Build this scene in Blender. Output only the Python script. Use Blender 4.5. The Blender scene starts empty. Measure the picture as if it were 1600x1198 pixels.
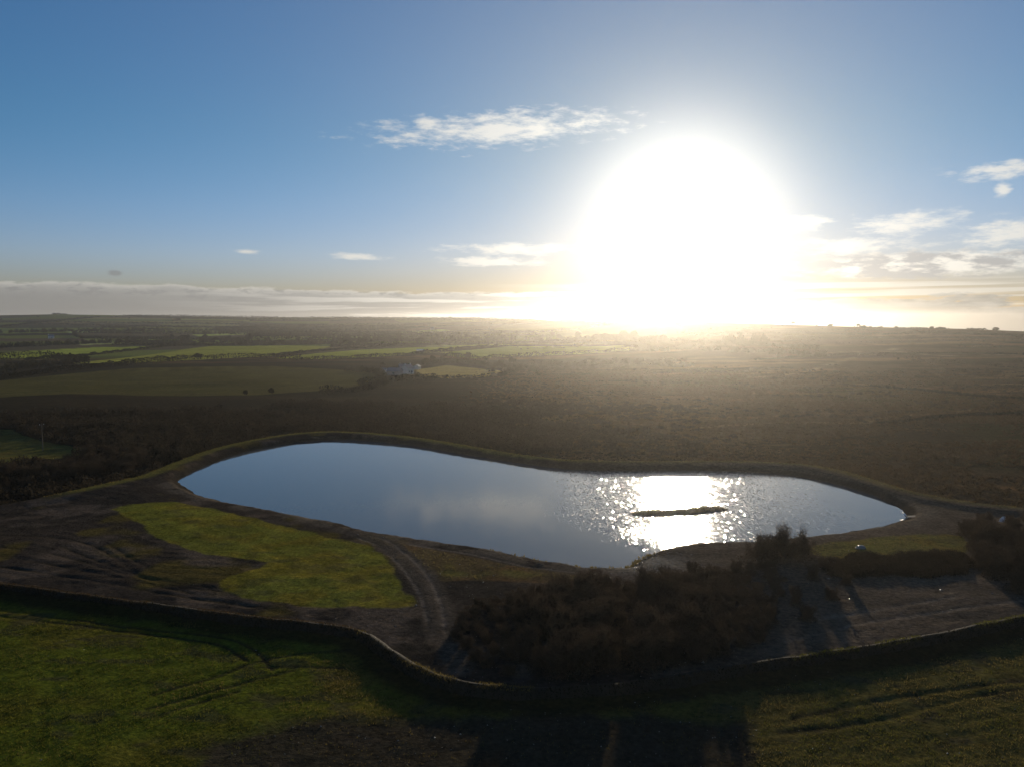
import bpy, math, random
import numpy as np
from mathutils import Vector

# ------------------------------------------------------------------ camera, sky, sun, exposure
SC = bpy.context.scene
COL = SC.collection
R = math.radians
random.seed(7)
RNG = np.random.default_rng(11)

CAM_H = 32.0
FPX = 1235.0                       # focal length in photo pixels (photo 1600 x 1198)
PITCH = R(4.445)

cam_d = bpy.data.cameras.new('camera'); cam_d.sensor_width = 36.0
cam_d.lens = FPX / 1600 * 36.0
cam_d.clip_start = 0.5; cam_d.clip_end = 30000
cam = bpy.data.objects.new('camera', cam_d); COL.objects.link(cam)
cam.location = (0, 0, CAM_H); cam.rotation_euler = (R(90) - PITCH, 0, 0)
SC.camera = cam


def ray(u, v):
    X = (u - 800) / FPX; Y = (599 - v) / FPX
    c, s = math.cos(PITCH), math.sin(PITCH)
    d = np.array([X, c + Y * s, -s + Y * c])
    return d / np.linalg.norm(d)


def azel(u, v):
    d = ray(u, v)
    return math.degrees(math.atan2(d[0], d[1])), math.degrees(math.asin(d[2]))


SUN_DIR = ray(1066, 332)
SUN_AZ, SUN_EL = math.atan2(SUN_DIR[0], SUN_DIR[1]), math.asin(SUN_DIR[2])
sun_d = bpy.data.lights.new('sun', 'SUN'); sun_d.energy = 4.8; sun_d.angle = R(0.53)
sun_d.color = (1.0, 0.86, 0.66)
sun = bpy.data.objects.new('sun', sun_d); COL.objects.link(sun)
sun.location = (60, 100, 90)
sun.rotation_euler = Vector(SUN_DIR).to_track_quat('Z', 'Y').to_euler()

SC.view_settings.view_transform = 'Standard'; SC.view_settings.look = 'None'
SC.view_settings.exposure = 0.0; SC.view_settings.gamma = 1.0
SC.render.engine = 'CYCLES'
SC.cycles.max_bounces = 5; SC.cycles.diffuse_bounces = 2; SC.cycles.glossy_bounces = 3
SC.cycles.transmission_bounces = 3; SC.cycles.volume_bounces = 0; SC.cycles.transparent_max_bounces = 8
SC.cycles.use_denoising = True; SC.cycles.denoising_prefilter = 'ACCURATE'; SC.cycles.denoising_quality = 'HIGH'


class NT:
    """small helper to write node maths as expressions"""
    def __init__(s, tree): s.t = tree; s.n = tree.nodes; s.l = tree.links

    def new(s, typ, **kw):
        n = s.n.new(typ)
        for k, v in kw.items(): setattr(n, k, v)
        return n

    def put(s, sock, v):
        if hasattr(v, 'is_linked') or isinstance(v, bpy.types.NodeSocket): s.l.new(v, sock)
        else: sock.default_value = v

    def m(s, op, a, b=0.0, c=0.0, clamp=False):
        n = s.new('ShaderNodeMath', operation=op); n.use_clamp = clamp
        s.put(n.inputs[0], a); s.put(n.inputs[1], b)
        if op in ('MULTIPLY_ADD', 'SMOOTH_MIN', 'SMOOTH_MAX'): s.put(n.inputs[2], c)
        return n.outputs[0]

    def add(s, a, b): return s.m('ADD', a, b)
    def sub(s, a, b): return s.m('SUBTRACT', a, b)
    def mul(s, a, b): return s.m('MULTIPLY', a, b)

    def smooth(s, x, a, b):
        n = s.new('ShaderNodeMapRange', interpolation_type='SMOOTHSTEP')
        s.put(n.inputs['Value'], x)
        s.put(n.inputs['From Min'], a); s.put(n.inputs['From Max'], b)
        return n.outputs['Result']

    def xyz(s, x, y, z=0.0):
        n = s.new('ShaderNodeCombineXYZ')
        for i, v in enumerate((x, y, z)): s.put(n.inputs[i], v)
        return n.outputs[0]

    def noise(s, vec, scale, detail=4.0, rough=0.55, dist=0.0, dim='3D'):
        n = s.new('ShaderNodeTexNoise', noise_dimensions=dim)
        if vec is not None: s.put(n.inputs['Vector'], vec)
        n.inputs['Scale'].default_value = scale; n.inputs['Detail'].default_value = detail
        n.inputs['Roughness'].default_value = rough; n.inputs['Distortion'].default_value = dist
        return n.outputs['Fac']

    def mix(s, f, a, b, blend='MIX'):
        n = s.new('ShaderNodeMix', data_type='RGBA', blend_type=blend)
        s.put(n.inputs[0], f); s.put(n.inputs[6], a); s.put(n.inputs[7], b)
        return n.outputs[2]

    def scale_col(s, col, f):
        n = s.new('ShaderNodeVectorMath', operation='SCALE')
        s.put(n.inputs[0], col); s.put(n.inputs['Scale'], f)
        return n.outputs[0]


def c4(r, g, b): return (r, g, b, 1.0)


world = bpy.data.worlds.new('World'); SC.world = world; world.use_nodes = True
world.cycles.sampling_method = 'MANUAL'; world.cycles.sample_map_resolution = 512
w = NT(world.node_tree); w.n.clear()
sky = w.new('ShaderNodeTexSky', sky_type='NISHITA'); sky.sun_disc = False
sky.sun_elevation = SUN_EL; sky.sun_rotation = SUN_AZ
sky.altitude = 60; sky.air_density = 1.0; sky.dust_density = 0.12; sky.ozone_density = 1.6
SKY_STRENGTH = 0.075
tc = w.new('ShaderNodeTexCoord').outputs['Generated']
sep = w.new('ShaderNodeSeparateXYZ'); w.l.new(tc, sep.inputs[0])
DEG = 180 / math.pi
AZ = w.mul(w.m('ARCTAN2', sep.outputs[0], sep.outputs[1]), DEG)
EL = w.mul(w.m('ARCSINE', sep.outputs[2]), DEG)
dotn = w.new('ShaderNodeVectorMath', operation='DOT_PRODUCT')
w.l.new(tc, dotn.inputs[0]); dotn.inputs[1].default_value = tuple(SUN_DIR)
TH = w.mul(w.m('ARCCOSINE', w.m('MINIMUM', dotn.outputs['Value'], 1.0)), DEG)
# ---- clouds: wind-combed noise inside soft windows of the sky (azimuth, elevation in degrees)
N1 = w.noise(w.xyz(w.mul(AZ, 0.42), w.mul(EL, 1.5), 3.1), 1.0, 7.0, 0.62)
N2 = w.noise(w.xyz(w.mul(AZ, 0.16), w.mul(EL, 0.9), 9.4), 1.0, 5.0, 0.6)
N3 = w.noise(w.xyz(w.mul(AZ, 0.05), w.mul(EL, 2.6), 5.7), 1.0, 4.0, 0.55)
N4 = w.noise(w.xyz(w.mul(AZ, .85), w.mul(EL, 2.9), 1.7), 1.0, 7.0, 0.60)
n1 = w.add(w.mul(w.sub(N1, 0.5), .65), w.mul(w.sub(N4, .5), .8)); n2 = w.sub(N2, 0.5)


def patch(u0, u1, v0, v1, amp=2.3, soft=0.75, tilt=0.0):
    a0, e0 = azel(u0, (v0 + v1) / 2); a1, _ = azel(u1, (v0 + v1) / 2)
    um = (u0 + u1) / 2
    am, eb = azel(um, v1); _, et = azel(um, v0)
    ac, ec = (a0 + a1) / 2, (eb + et) / 2
    ra, re = (a1 - a0) / 2, (et - eb) / 2
    x = w.mul(w.sub(AZ, ac), 1 / ra)
    y = w.mul(w.sub(w.sub(EL, ec), w.mul(w.sub(AZ, ac), tilt)), 1 / re)
    d = w.m('SQRT', w.add(w.mul(x, x), w.mul(y, y)))
    return w.smooth(w.add(w.sub(d, 0.95), w.mul(n1, amp)), soft * 0.35, -soft)


clouds = None
for p in [(600, 965, 176, 228, 3.0, 1.0, 0.05), (640, 705, 182, 208, 2.8, 0.9), (680, 935, 380, 399, 2.6, .8), (690, 860, 402, 418, 2.8, .8),
          (515, 610, 396, 407, 2.8, .9, -.02), (365, 410, 390, 397, 2.6, .9), (1485, 1660, 248, 280, 2.8, .9, .05), (1553, 1582, 285, 309, 2.4, .8),
          (1490, 1720, 335, 388, 3.0, .9, .06), (1330, 1500, 333, 368, 3.0, 1.0, .03), (1220, 1440, 372, 398, 3.0, 1.0), (1180, 1300, 338, 362, 3.0, 1.0)]:
    k = patch(*p)
    clouds = k if clouds is None else w.m('MAXIMUM', clouds, k)
bank_r = patch(1195, 1700, 390, 437, 1.5, .45)           # grey-bellied bank on the right
_, e_l = azel(0, 437); _, e_m = azel(800, 456)
a_l, _ = azel(0, 437); a_m, _ = azel(800, 456)
top_l = w.add(w.add(w.mul(w.sub(AZ, a_l), (e_m - e_l) / (a_m - a_l)), e_l), w.mul(n2, 0.9))
dl = w.add(w.sub(top_l, EL), w.mul(n1, 0.55))            # depth below the top of the low bank
low = w.mul(w.smooth(dl, 0.0, 0.22), w.smooth(AZ, azel(1030, 470)[0], azel(830, 470)[0]))
rim = w.m('EXPONENT', w.mul(w.m('MAXIMUM', dl, 0.0), -3.4))
_, e_r = azel(1500, 464)
dr = w.add(w.sub(e_r, EL), w.add(w.mul(n2, 2.6), w.mul(n1, .9)))
low_r = w.mul(w.smooth(dr, 0.0, 0.3), w.smooth(AZ, azel(1130, 470)[0], azel(1260, 470)[0]))
rim_r = w.m('EXPONENT', w.mul(w.m('MAXIMUM', dr, 0.0), -2.2))
streak = w.mul(w.mul(w.smooth(N3, 0.40, 0.58), w.smooth(EL, azel(1300, 436)[1], azel(1300, 443)[1])),
               w.mul(w.smooth(EL, azel(1300, 494)[1], azel(1300, 474)[1]), w.smooth(AZ, azel(700, 450)[0], azel(1050, 450)[0])))
streak_l = w.mul(w.mul(low, w.smooth(w.noise(w.xyz(w.mul(AZ, .09), w.mul(EL, 2.2), 2.2), 1.0, 5.0, .6), .50, .62)), w.smooth(AZ, azel(150, 470)[0], azel(760, 470)[0]))
tiny = patch(166, 192, 421, 433, 1.2, .5)
puff = w.mul(w.noise(w.xyz(w.mul(AZ, .5), w.mul(EL, 1.4), 8.8), 1.0, 4.0, .6), 1.0)
# glow of the air round the sun
glow = w.add(w.mul(w.m('EXPONENT', w.mul(w.mul(TH, TH), -1 / 25.0)), .62), w.mul(w.m('EXPONENT', w.mul(TH, -1 / 14.5)), 0.44))
glow = w.mul(glow, w.add(.35, w.mul(w.smooth(EL, 0.0, 6.0), .65)))           # dimmed through the thick air near the horizon
near_sun = w.m('EXPONENT', w.mul(TH, -1 / 16.0))
hs = w.new('ShaderNodeHueSaturation'); w.l.new(sky.outputs[0], hs.inputs['Color'])
hs.inputs['Saturation'].default_value = 1.2; hs.inputs['Value'].default_value = 1.0
tint = w.mix(w.smooth(EL, 0.0, 14.0), c4(.88, .875, 1.62), c4(.48, .87, 1.30))    # cold clear winter air
base = w.scale_col(w.mix(1.0, hs.outputs[0], tint, 'MULTIPLY'), SKY_STRENGTH)
glow_c = w.mix(1.0, w.xyz(glow, glow, glow), c4(1.0, .965, .90), 'MULTIPLY')
base = w.scale_col(base, w.sub(1.0, w.mul(w.m('EXPONENT', w.mul(TH, -1 / 13.0)), .80)))
base = w.scale_col(base, w.add(.55, w.mul(w.smooth(EL, -.5, 5.0), .45)))       # thicker air low down
skyc = w.mix(1.0, base, glow_c, 'ADD')
lit = w.add(0.62, w.mul(near_sun, 0.9))
white = w.mix(1.0, w.xyz(lit, lit, lit), c4(1.0, .955, .86), 'MULTIPLY')
gl = w.add(0.24, w.mul(near_sun, 0.5))
grey = w.mix(1.0, w.xyz(gl, gl, gl), c4(.97, .96, .95), 'MULTIPLY')
skyc = w.mix(w.mul(streak, 0.75), skyc, w.scale_col(white, .8))
skyc = w.mix(w.mul(low, 0.86), skyc, w.mix(w.m('MULTIPLY', rim, w.smooth(N4, .34, .52)), grey, white))
skyc = w.mix(w.mul(streak_l, .7), skyc, white)
skyc = w.mix(w.mul(low_r, 0.86), skyc, w.scale_col(w.mix(w.m('MULTIPLY', rim_r, w.smooth(N1, .35, .6)), grey, white), .62))
skyc = w.mix(w.mul(bank_r, 0.9), skyc, w.mix(w.smooth(w.add(N1, w.mul(puff, 0.0)), .44, .62), w.scale_col(grey, 1.12), white))
skyc = w.mix(w.mul(clouds, 0.74), skyc, white)
skyc = w.mix(w.mul(tiny, 0.6), skyc, w.scale_col(grey, .8))
bg = w.new('ShaderNodeBackground'); w.l.new(skyc, bg.inputs[0]); bg.inputs[1].default_value = 1.0
wo = w.new('ShaderNodeOutputWorld'); w.l.new(bg.outputs[0], wo.inputs[0])

# ------------------------------------------------------------------ numpy helpers
def _h(ix, iy, seed):
    n = (ix.astype(np.int64) * 374761393 + iy.astype(np.int64) * 668265263 + seed * 1442695041) & 0x7fffffff
    n = ((n ^ (n >> 13)) * 1274126177) & 0x7fffffff
    n = (n ^ (n >> 16)) & 0xffff
    return n / 65535.0


def vnoise(x, y, scale, seed=0, oct=3, rough=0.5):
    x = np.asarray(x, float) / scale; y = np.asarray(y, float) / scale
    out = 0.0; amp = 1.0; tot = 0.0
    for o in range(oct):
        ix = np.floor(x); iy = np.floor(y); fx = x - ix; fy = y - iy
        fx = fx * fx * (3 - 2 * fx); fy = fy * fy * (3 - 2 * fy)
        s = seed + o * 17
        a = _h(ix, iy, s) * (1 - fx) + _h(ix + 1, iy, s) * fx
        b = _h(ix, iy + 1, s) * (1 - fx) + _h(ix + 1, iy + 1, s) * fx
        out = out + amp * (a * (1 - fy) + b * fy); tot += amp
        amp *= rough; x = x * 2.03 + 7.7; y = y * 2.03 + 3.3
    return out / tot


def sstep(x, a, b):
    t = np.clip((x - a) / (b - a), 0, 1)
    return t * t * (3 - 2 * t)


def seg_dist(px, py, pts, closed=False):
    d = np.full(px.shape, 1e9)
    P = np.asarray(pts, float)
    n = len(P) if closed else len(P) - 1
    for i in range(n):
        a = P[i]; b = P[(i + 1) % len(P)]
        dx, dy = b - a
        L = dx * dx + dy * dy + 1e-12
        t = np.clip(((px - a[0]) * dx + (py - a[1]) * dy) / L, 0, 1)
        d = np.minimum(d, (px - a[0] - t * dx) ** 2 + (py - a[1] - t * dy) ** 2)
    return np.sqrt(d)


def inside(px, py, pts):
    P = np.asarray(pts, float)
    r = np.zeros(px.shape, bool)
    j = len(P) - 1
    for i in range(len(P)):
        xi, yi = P[i]; xj, yj = P[j]
        if yi != yj:
            c = ((yi > py) != (yj > py)) & (px < (xj - xi) * (py - yi) / (yj - yi) + xi)
            r ^= c
        j = i
    return r


def sdist(px, py, pts):
    """signed distance, negative inside"""
    d = seg_dist(px, py, pts, True)
    return np.where(inside(px, py, pts), -d, d)


def smooth_line(pts, n=4, closed=False):
    P = np.asarray(pts, float); N = len(P); out = []
    rng = range(N) if closed else range(N - 1)
    for i in rng:
        p1 = P[i]; p2 = P[(i + 1) % N]
        p0 = P[(i - 1) % N] if (closed or i > 0) else p1
        p3 = P[(i + 2) % N] if (closed or i + 2 < N) else p2
        for k in range(n):
            t = k / n
            out.append(0.5 * (2 * p1 + (p2 - p0) * t + (2 * p0 - 5 * p1 + 4 * p2 - p3) * t * t + (3 * p1 - p0 - 3 * p2 + p3) * t ** 3))
    if not closed: out.append(P[-1])
    return np.array(out)


def flat(u, v, z=0.0):
    d = ray(u, v)
    t = (z - CAM_H) / d[2]
    return np.array([d[0] * t, d[1] * t])


def flats(l, z=0.0): return np.array([flat(u, v, z) for u, v in l])


# ------------------------------------------------------------------ plan of the place (metres, from a survey of the view)
WATER_Z = -0.9
POND = smooth_line(flats([(278, 752), (288, 743), (320, 728), (360, 712), (400, 702), (450, 693), (490, 689), (535, 687), (580, 689), (640, 695),
    (700, 705), (750, 713), (800, 721), (850, 728), (900, 733), (960, 735), (1060, 734), (1120, 735), (1200, 739), (1260, 746), (1310, 757),
    (1350, 769), (1390, 784), (1410, 794), (1419, 803), (1405, 815), (1370, 825), (1330, 832), (1290, 837), (1200, 846), (1150, 849),
    (1090, 851), (1050, 856), (1015, 868), (994, 880), (984, 888), (940, 889), (900, 886), (850, 879), (800, 868), (750, 858),
    (700, 851), (640, 841), (600, 836), (560, 828), (510, 815), (460, 806), (400, 795), (350, 785), (310, 773), (286, 761)], WATER_Z), 3, True)
EDGE = smooth_line(flats([(-900, 900), (-300, 828), (0, 784), (110, 765), (200, 747), (240, 735), (290, 715), (340, 698), (400, 685), (450, 677), (500, 673),
    (560, 674), (640, 681), (720, 693), (800, 707), (880, 716), (960, 719), (1060, 719), (1160, 719), (1260, 724), (1330, 738),
    (1420, 765), (1520, 783), (1600, 790), (2000, 815), (2600, 850)], 0.5), 3)
LOWLAND = np.vstack([EDGE, [[2500, 300], [2500, 9000], [-2500, 9000], [-2500, 300]]])
BANK = smooth_line(flats([(-500, 850), (-150, 893), (0, 909), (100, 922), (200, 935), (300, 948), (400, 962), (480, 970), (535, 976), (575, 987), (603, 1006),
    (645, 1033), (700, 1056), (760, 1067), (830, 1071), (900, 1068), (970, 1063), (1050, 1051), (1130, 1038), (1200, 1027),
    (1300, 1014), (1400, 999), (1500, 980), (1600, 960), (1800, 925), (2100, 880)], 0.3), 3)
FIELD = np.vstack([BANK, [[400, 60], [400, -300], [-400, -300], [-400, 120]]])
G_CRESC = smooth_line(flats([(168, 793), (210, 787), (270, 785), (300, 789), (350, 799), (400, 811), (450, 823), (500, 836), (555, 847), (585, 862), (612, 890),
    (632, 920), (643, 940), (618, 946), (520, 946), (430, 939), (380, 931), (342, 908), (375, 895), (412, 880), (345, 869), (280, 855), (240, 835), (215, 815), (190, 803)]), 2, True)
G_TRI = flats([(625, 848), (700, 862), (800, 882), (880, 893), (930, 903), (860, 909), (780, 906), (690, 908), (662, 888)])
G_RIGHT = flats([(1240, 858), (1290, 848), (1360, 840), (1440, 833), (1505, 836), (1520, 855), (1490, 880), (1430, 890), (1360, 878), (1290, 872)])
SOIL_F = flats([(260, 1240), (330, 1150), (420, 1122), (520, 1112), (640, 1108), (740, 1105), (900, 1100), (1190, 1110), (1180, 1170), (1250, 1400), (300, 1400)])
CLEAR = flats([(-120, 668), (20, 671), (60, 688), (165, 703), (110, 713), (0, 728), (-120, 730)], -2.5)
TRACK = smooth_line(flats([(560, 832), (600, 846), (640, 876), (668, 908), (684, 945), (690, 985), (720, 1040)]), 3)
RUT_L = [smooth_line(flats(l), 4) for l in [
    [(570, 836), (600, 842), (630, 862), (660, 890), (678, 918), (690, 950), (694, 985)],
    [(560, 840), (590, 852), (620, 878), (645, 910), (660, 940), (668, 980)],
    [(640, 850), (740, 866), (830, 886), (930, 896)],
    [(1230, 1000), (1330, 975), (1450, 958), (1600, 938)], [(1250, 970), (1350, 955), (1500, 932)],
    [(1300, 722), (1380, 745), (1450, 765), (1530, 778)]]]
RUT_D = [smooth_line(flats(l, -0.5), 4) for l in [
    [(-60, 946), (0, 953), (100, 966), (200, 979), (300, 988), (360, 997), (400, 1015), (425, 1045)],
    [(-60, 957), (0, 963), (100, 974), (200, 986), (300, 998), (350, 1008), (385, 1030)],
    [(240, 1084), (330, 1058), (400, 1033), (470, 1020), (545, 1013)], [(230, 1108), (320, 1082), (400, 1060), (460, 1044)],
    [(250, 1118), (300, 1100), (370, 1080)], [(410, 1041), (470, 1040), (535, 1041)],
    [(1240, 1118), (1330, 1100), (1420, 1086), (1600, 1062)], [(1220, 1140), (1350, 1125), (1500, 1092), (1600, 1076)],
    [(1200, 1080), (1290, 1072), (1400, 1050)]]]
RUT_P = [smooth_line(flats(l), 4) for l in [
    [(-60, 833), (0, 835), (60, 838), (120, 845), (165, 862), (215, 897)], [(-60, 850), (0, 855), (80, 865), (140, 880), (210, 900), (330, 917)],
    [(-60, 862), (0, 870), (100, 885), (200, 905), (300, 925)], [(0, 885), (120, 903), (250, 925), (400, 945)],
    [(170, 850), (205, 872), (235, 890)], [(100, 855), (190, 890), (260, 912), (345, 922)]]]

# skyline: (photo column, photo row, distance of the ridge)
SKYL = np.array([(-500, 493, 2700), (0, 493, 2700), (80, 491.5, 2700), (200, 493, 2700), (400, 496, 2650), (600, 497, 2550), (740, 498, 2450), (900, 502, 1900), (1000, 502, 1450),
    (1100, 502, 1230), (1200, 505, 1180), (1300, 508, 1160), (1430, 511, 1150), (1500, 512, 1150), (1600, 516, 1150), (2100, 520, 1150)], float)
_az = np.radians([azel(u, v)[0] for u, v, _ in SKYL]); _el = np.radians([azel(u, v)[1] for u, v, _ in SKYL])
_R = SKYL[:, 2]


def Z(x, y, fine=True):
    """height of the ground"""
    x = np.asarray(x, float); y = np.asarray(y, float)
    shp = x.shape; x = x.ravel(); y = y.ravel()
    r = np.hypot(x, y); az = np.arctan2(x, y)
    z = np.zeros_like(x)
    # far land
    far = (r > 250) & (y > 0)
    if far.any():
        a = az[far]; rr = r[far]
        Rg = np.interp(a, _az, _R); zr = CAM_H + Rg * np.tan(np.interp(a, _az, _el))
        t = np.clip((rr - 420) / (Rg - 420), 0, 1)
        k = np.interp(a, [R(-30), R(0), R(12), R(20)], [2.2, 2.0, 1.5, 1.25])
        zf = zr * t ** k
        und = (vnoise(x[far], y[far], 420, 5, 3) - .5) * 2
        zf = zf + und * 7 * sstep(rr, 450, 1100) * (1 - sstep(t, .75, 1.0))
        past = rr > Rg
        zf = np.where(past, zr - (rr - Rg) * 0.03, zf)
        z[far] = zf
    near = r < 620
    xn, yn = x[near], y[near]
    zz = np.zeros(xn.shape)
    sl = sdist(xn, yn, LOWLAND)                     # negative on the low land beyond the dam
    low = 1 - sstep(sl, -8.0, -0.5)
    sp = sdist(xn, yn, POND)
    dam = sstep(sl, -1.5, 0.4) * (1 - sstep(sl, 3.5, 6.5)) * (1 - sstep(sp, 14, 30))
    zz += 0.45 * dam
    zz -= 2.6 * low
    sf = sdist(xn, yn, FIELD)
    zz -= 0.42 * (1 - sstep(sf, -1.6, 0.2)) * (yn > 0)
    zz -= 0.42 * (yn <= 0)
    zz += (vnoise(xn, yn, 26, 3, 2) - .5) * 0.7 * sstep(sp, 3, 14) * (1 - dam)
    zz += (vnoise(xn, yn, 40, 8, 2) - .5) * 1.6 * low
    bankp = sstep(sp + (vnoise(xn, yn, 3.0, 14, 4, .6) - .5) * 1.5, -3.5, 2.6)
    zz = zz * bankp + (-2.1) * (1 - bankp)
    w_ = 1 - sstep(r[near], 480, 620)
    z[near] = z[near] + zz * w_
    z -= 2.6 * sstep(r, 480, 620) * (1 - sstep(r, 900, 1500)) * (y > 0)
    if fine:
        m = r < 420
        xm, ym = x[m], y[m]
        land = sstep(sdist(xm, ym, POND), 0.2, 1.5)
        f = (vnoise(xm, ym, 2.2, 21, 3, .6) - .5) * .17
        soil = 1 - sstep(sdist(xm, ym, SOIL_F), -.6, .8)
        wv = ym - .16 * xm + (vnoise(xm, ym, 14, 31, 2) - .5) * 3
        f = f + soil * .025 * np.sin(wv * 2 * np.pi / .85)
        fieldm = (sdist(xm, ym, FIELD) < -1)
        wv2 = ym * .93 - .0045 * (xm - 5) ** 2 + (vnoise(xm, ym, 10, 35, 2) - .5) * 2.2
        f = f + fieldm * (xm > 8) * .014 * np.sin(wv2 * 2 * np.pi / 1.5)
        f = f + (xm < -20) * (sdist(xm, ym, LOWLAND) > 3) * (~fieldm) * (sdist(xm, ym, G_CRESC) > .3) * .018 * np.sin((ym * .9 + .12 * xm + (vnoise(xm, ym, 12, 37, 2) - .5) * 6) * 2 * np.pi / 1.9)
        for l in RUT_L: f = f - .05 * np.exp(-(seg_dist(xm, ym, l) / .38) ** 2)
        for l in RUT_D: f = f - .07 * np.exp(-(seg_dist(xm, ym, l) / .36) ** 2)
        for l in RUT_P: f = f - .07 * np.exp(-(seg_dist(xm, ym, l) / .42) ** 2)
        z[m] = z[m] + f * land * (1 - sstep(r[m], 330, 420))
    return z.reshape(shp)


def zat(x, y): return float(Z(np.array([x]), np.array([y]))[0])


def G(u, v):
    """where the line of sight through a photo point meets the ground"""
    d = ray(u, v)
    t = np.concatenate([np.linspace(30, 400, 400), np.geomspace(401, 4000, 500)])
    x, y, z = d[0] * t, d[1] * t, CAM_H + d[2] * t
    g = Z(x, y, False)
    k = np.nonzero(z < g)[0]
    i = k[0] if len(k) else len(t) - 1
    i = max(i, 1)
    a, b = z[i - 1] - g[i - 1], z[i] - g[i]
    f = a / (a - b) if a != b else 0
    tt = t[i - 1] + f * (t[i] - t[i - 1])
    return np.array([d[0] * tt, d[1] * tt])


def Gs(l): return np.array([G(u, v) for u, v in l])


# ------------------------------------------------------------------ object helpers
def tag(o, label=None, cat=None, group=None, kind=None):
    if label: o['label'] = label
    if cat: o['category'] = cat
    if group: o['group'] = group
    if kind: o['kind'] = kind
    return o


def empty(name, loc, rz=0.0):
    o = bpy.data.objects.new(name, None); COL.objects.link(o)
    o.location = loc; o.rotation_euler = (0, 0, rz); o.empty_display_size = .5
    return o


def mesh_obj(name, V, F, mat, parent=None, smooth=False, nside=None):
    """V (n,3); F (m,k) int array of equal-sided faces, or list of faces"""
    me = bpy.data.meshes.new(name)
    V = np.asarray(V, np.float32)
    if isinstance(F, np.ndarray):
        k = F.shape[1]; m = len(F)
        me.vertices.add(len(V)); me.vertices.foreach_set('co', V.ravel())
        me.loops.add(m * k); me.loops.foreach_set('vertex_index', F.astype(np.int32).ravel())
        me.polygons.add(m); me.polygons.foreach_set('loop_start', np.arange(0, m * k, k, dtype=np.int32))
        me.update(calc_edges=True)
    else:
        me.from_pydata(V.tolist(), [], F)
    if smooth: me.polygons.foreach_set('use_smooth', np.ones(len(me.polygons), bool))
    me.update()
    me.materials.append(mat)
    o = bpy.data.objects.new(name, me); COL.objects.link(o)
    if parent: o.parent = parent
    return o


def copy_tree(o, parent=None):
    c = o.copy(); COL.objects.link(c); c.parent = parent
    for ch in o.children: copy_tree(ch, c)
    return c


class MB:
    """collects boxes, prisms and tubes for one part"""
    def __init__(s): s.v = []; s.f = []

    def add(s, V, F):
        b = len(s.v); s.v += [tuple(p) for p in V]; s.f += [tuple(i + b for i in f) for f in F]; return s

    def box(s, x0, x1, y0, y1, z0, z1):
        V = [(x, y, z) for z in (z0, z1) for x, y in ((x0, y0), (x1, y0), (x1, y1), (x0, y1))]
        return s.add(V, [(0, 3, 2, 1), (4, 5, 6, 7), (0, 1, 5, 4), (1, 2, 6, 5), (2, 3, 7, 6), (3, 0, 4, 7)])

    def tube(s, a, b, r0, r1, n=8):
        a = Vector(a); b = Vector(b); d = (b - a).normalized()
        u = d.orthogonal().normalized(); q = d.cross(u)
        V = []
        for p, r in ((a, r0), (b, r1)):
            for i in range(n):
                t = 2 * math.pi * i / n
                V.append(p + (u * math.cos(t) + q * math.sin(t)) * r)
        F = [(i, (i + 1) % n, n + (i + 1) % n, n + i) for i in range(n)]
        F += [tuple(reversed(range(n))), tuple(range(n, 2 * n))]
        return s.add(V, F)

    def build(s, name, mat, parent=None, smooth=False):
        return mesh_obj(name, s.v, s.f, mat, parent, smooth)


def tri_cloud(cen, size, rng, long=1.0, up=0.0):
    """random little triangles (leaf sprays, twig ends) at the given centres; long > 1 gives slivers"""
    n = len(cen)
    a = rng.normal(size=(n, 3)); a[:, 2] = a[:, 2] + up
    a /= np.linalg.norm(a, axis=1)[:, None]
    b = np.cross(a, rng.normal(size=(n, 3))); b /= np.linalg.norm(b, axis=1)[:, None] + 1e-9
    s = np.asarray(size).reshape(-1, 1) * rng.uniform(.6, 1.4, (n, 1))
    V = np.empty((n, 3, 3))
    V[:, 0] = cen + a * s * long; V[:, 1] = cen - a * s * long * .6 + b * s; V[:, 2] = cen - a * s * long * .6 - b * s
    return V.reshape(-1, 3), np.arange(3 * n).reshape(n, 3)


def dome(n, rng, low=0.0):
    """points in the outer part of a lumpy dome of radius 1 (z up)"""
    d = rng.normal(size=(n, 3)); d[:, 2] = np.abs(d[:, 2]) * (1 - low) + d[:, 2] * low
    d /= np.linalg.norm(d, axis=1)[:, None]
    r = rng.uniform(.25, 1, n) ** .5
    return d * r[:, None]


# ------------------------------------------------------------------ materials
def mat_new(name):
    m = bpy.data.materials.new(name); m.use_nodes = True
    t = NT(m.node_tree); t.n.clear()
    return m, t, t.new('ShaderNodeOutputMaterial')


def mat_veg(name, ca, cb, trans=.35, scale=.15):
    """leaf and twig material: two tones by island and by patch, some light through it"""
    m, t, out = mat_new(name)
    geo = t.new('ShaderNodeNewGeometry')
    n = t.noise(geo.outputs['Position'], scale, 3)
    f = t.m('ADD', t.mul(geo.outputs['Random Per Island'], .6), t.mul(n, .5), clamp=True)
    c = t.mix(f, c4(*ca), c4(*cb))
    d = t.new('ShaderNodeBsdfDiffuse'); t.l.new(c, d.inputs[0])
    tr = t.new('ShaderNodeBsdfTranslucent'); t.l.new(c, tr.inputs[0])
    mx = t.new('ShaderNodeMixShader'); mx.inputs[0].default_value = trans
    t.l.new(d.outputs[0], mx.inputs[1]); t.l.new(tr.outputs[0], mx.inputs[2]); t.l.new(mx.outputs[0], out.inputs[0])
    return m


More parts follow.
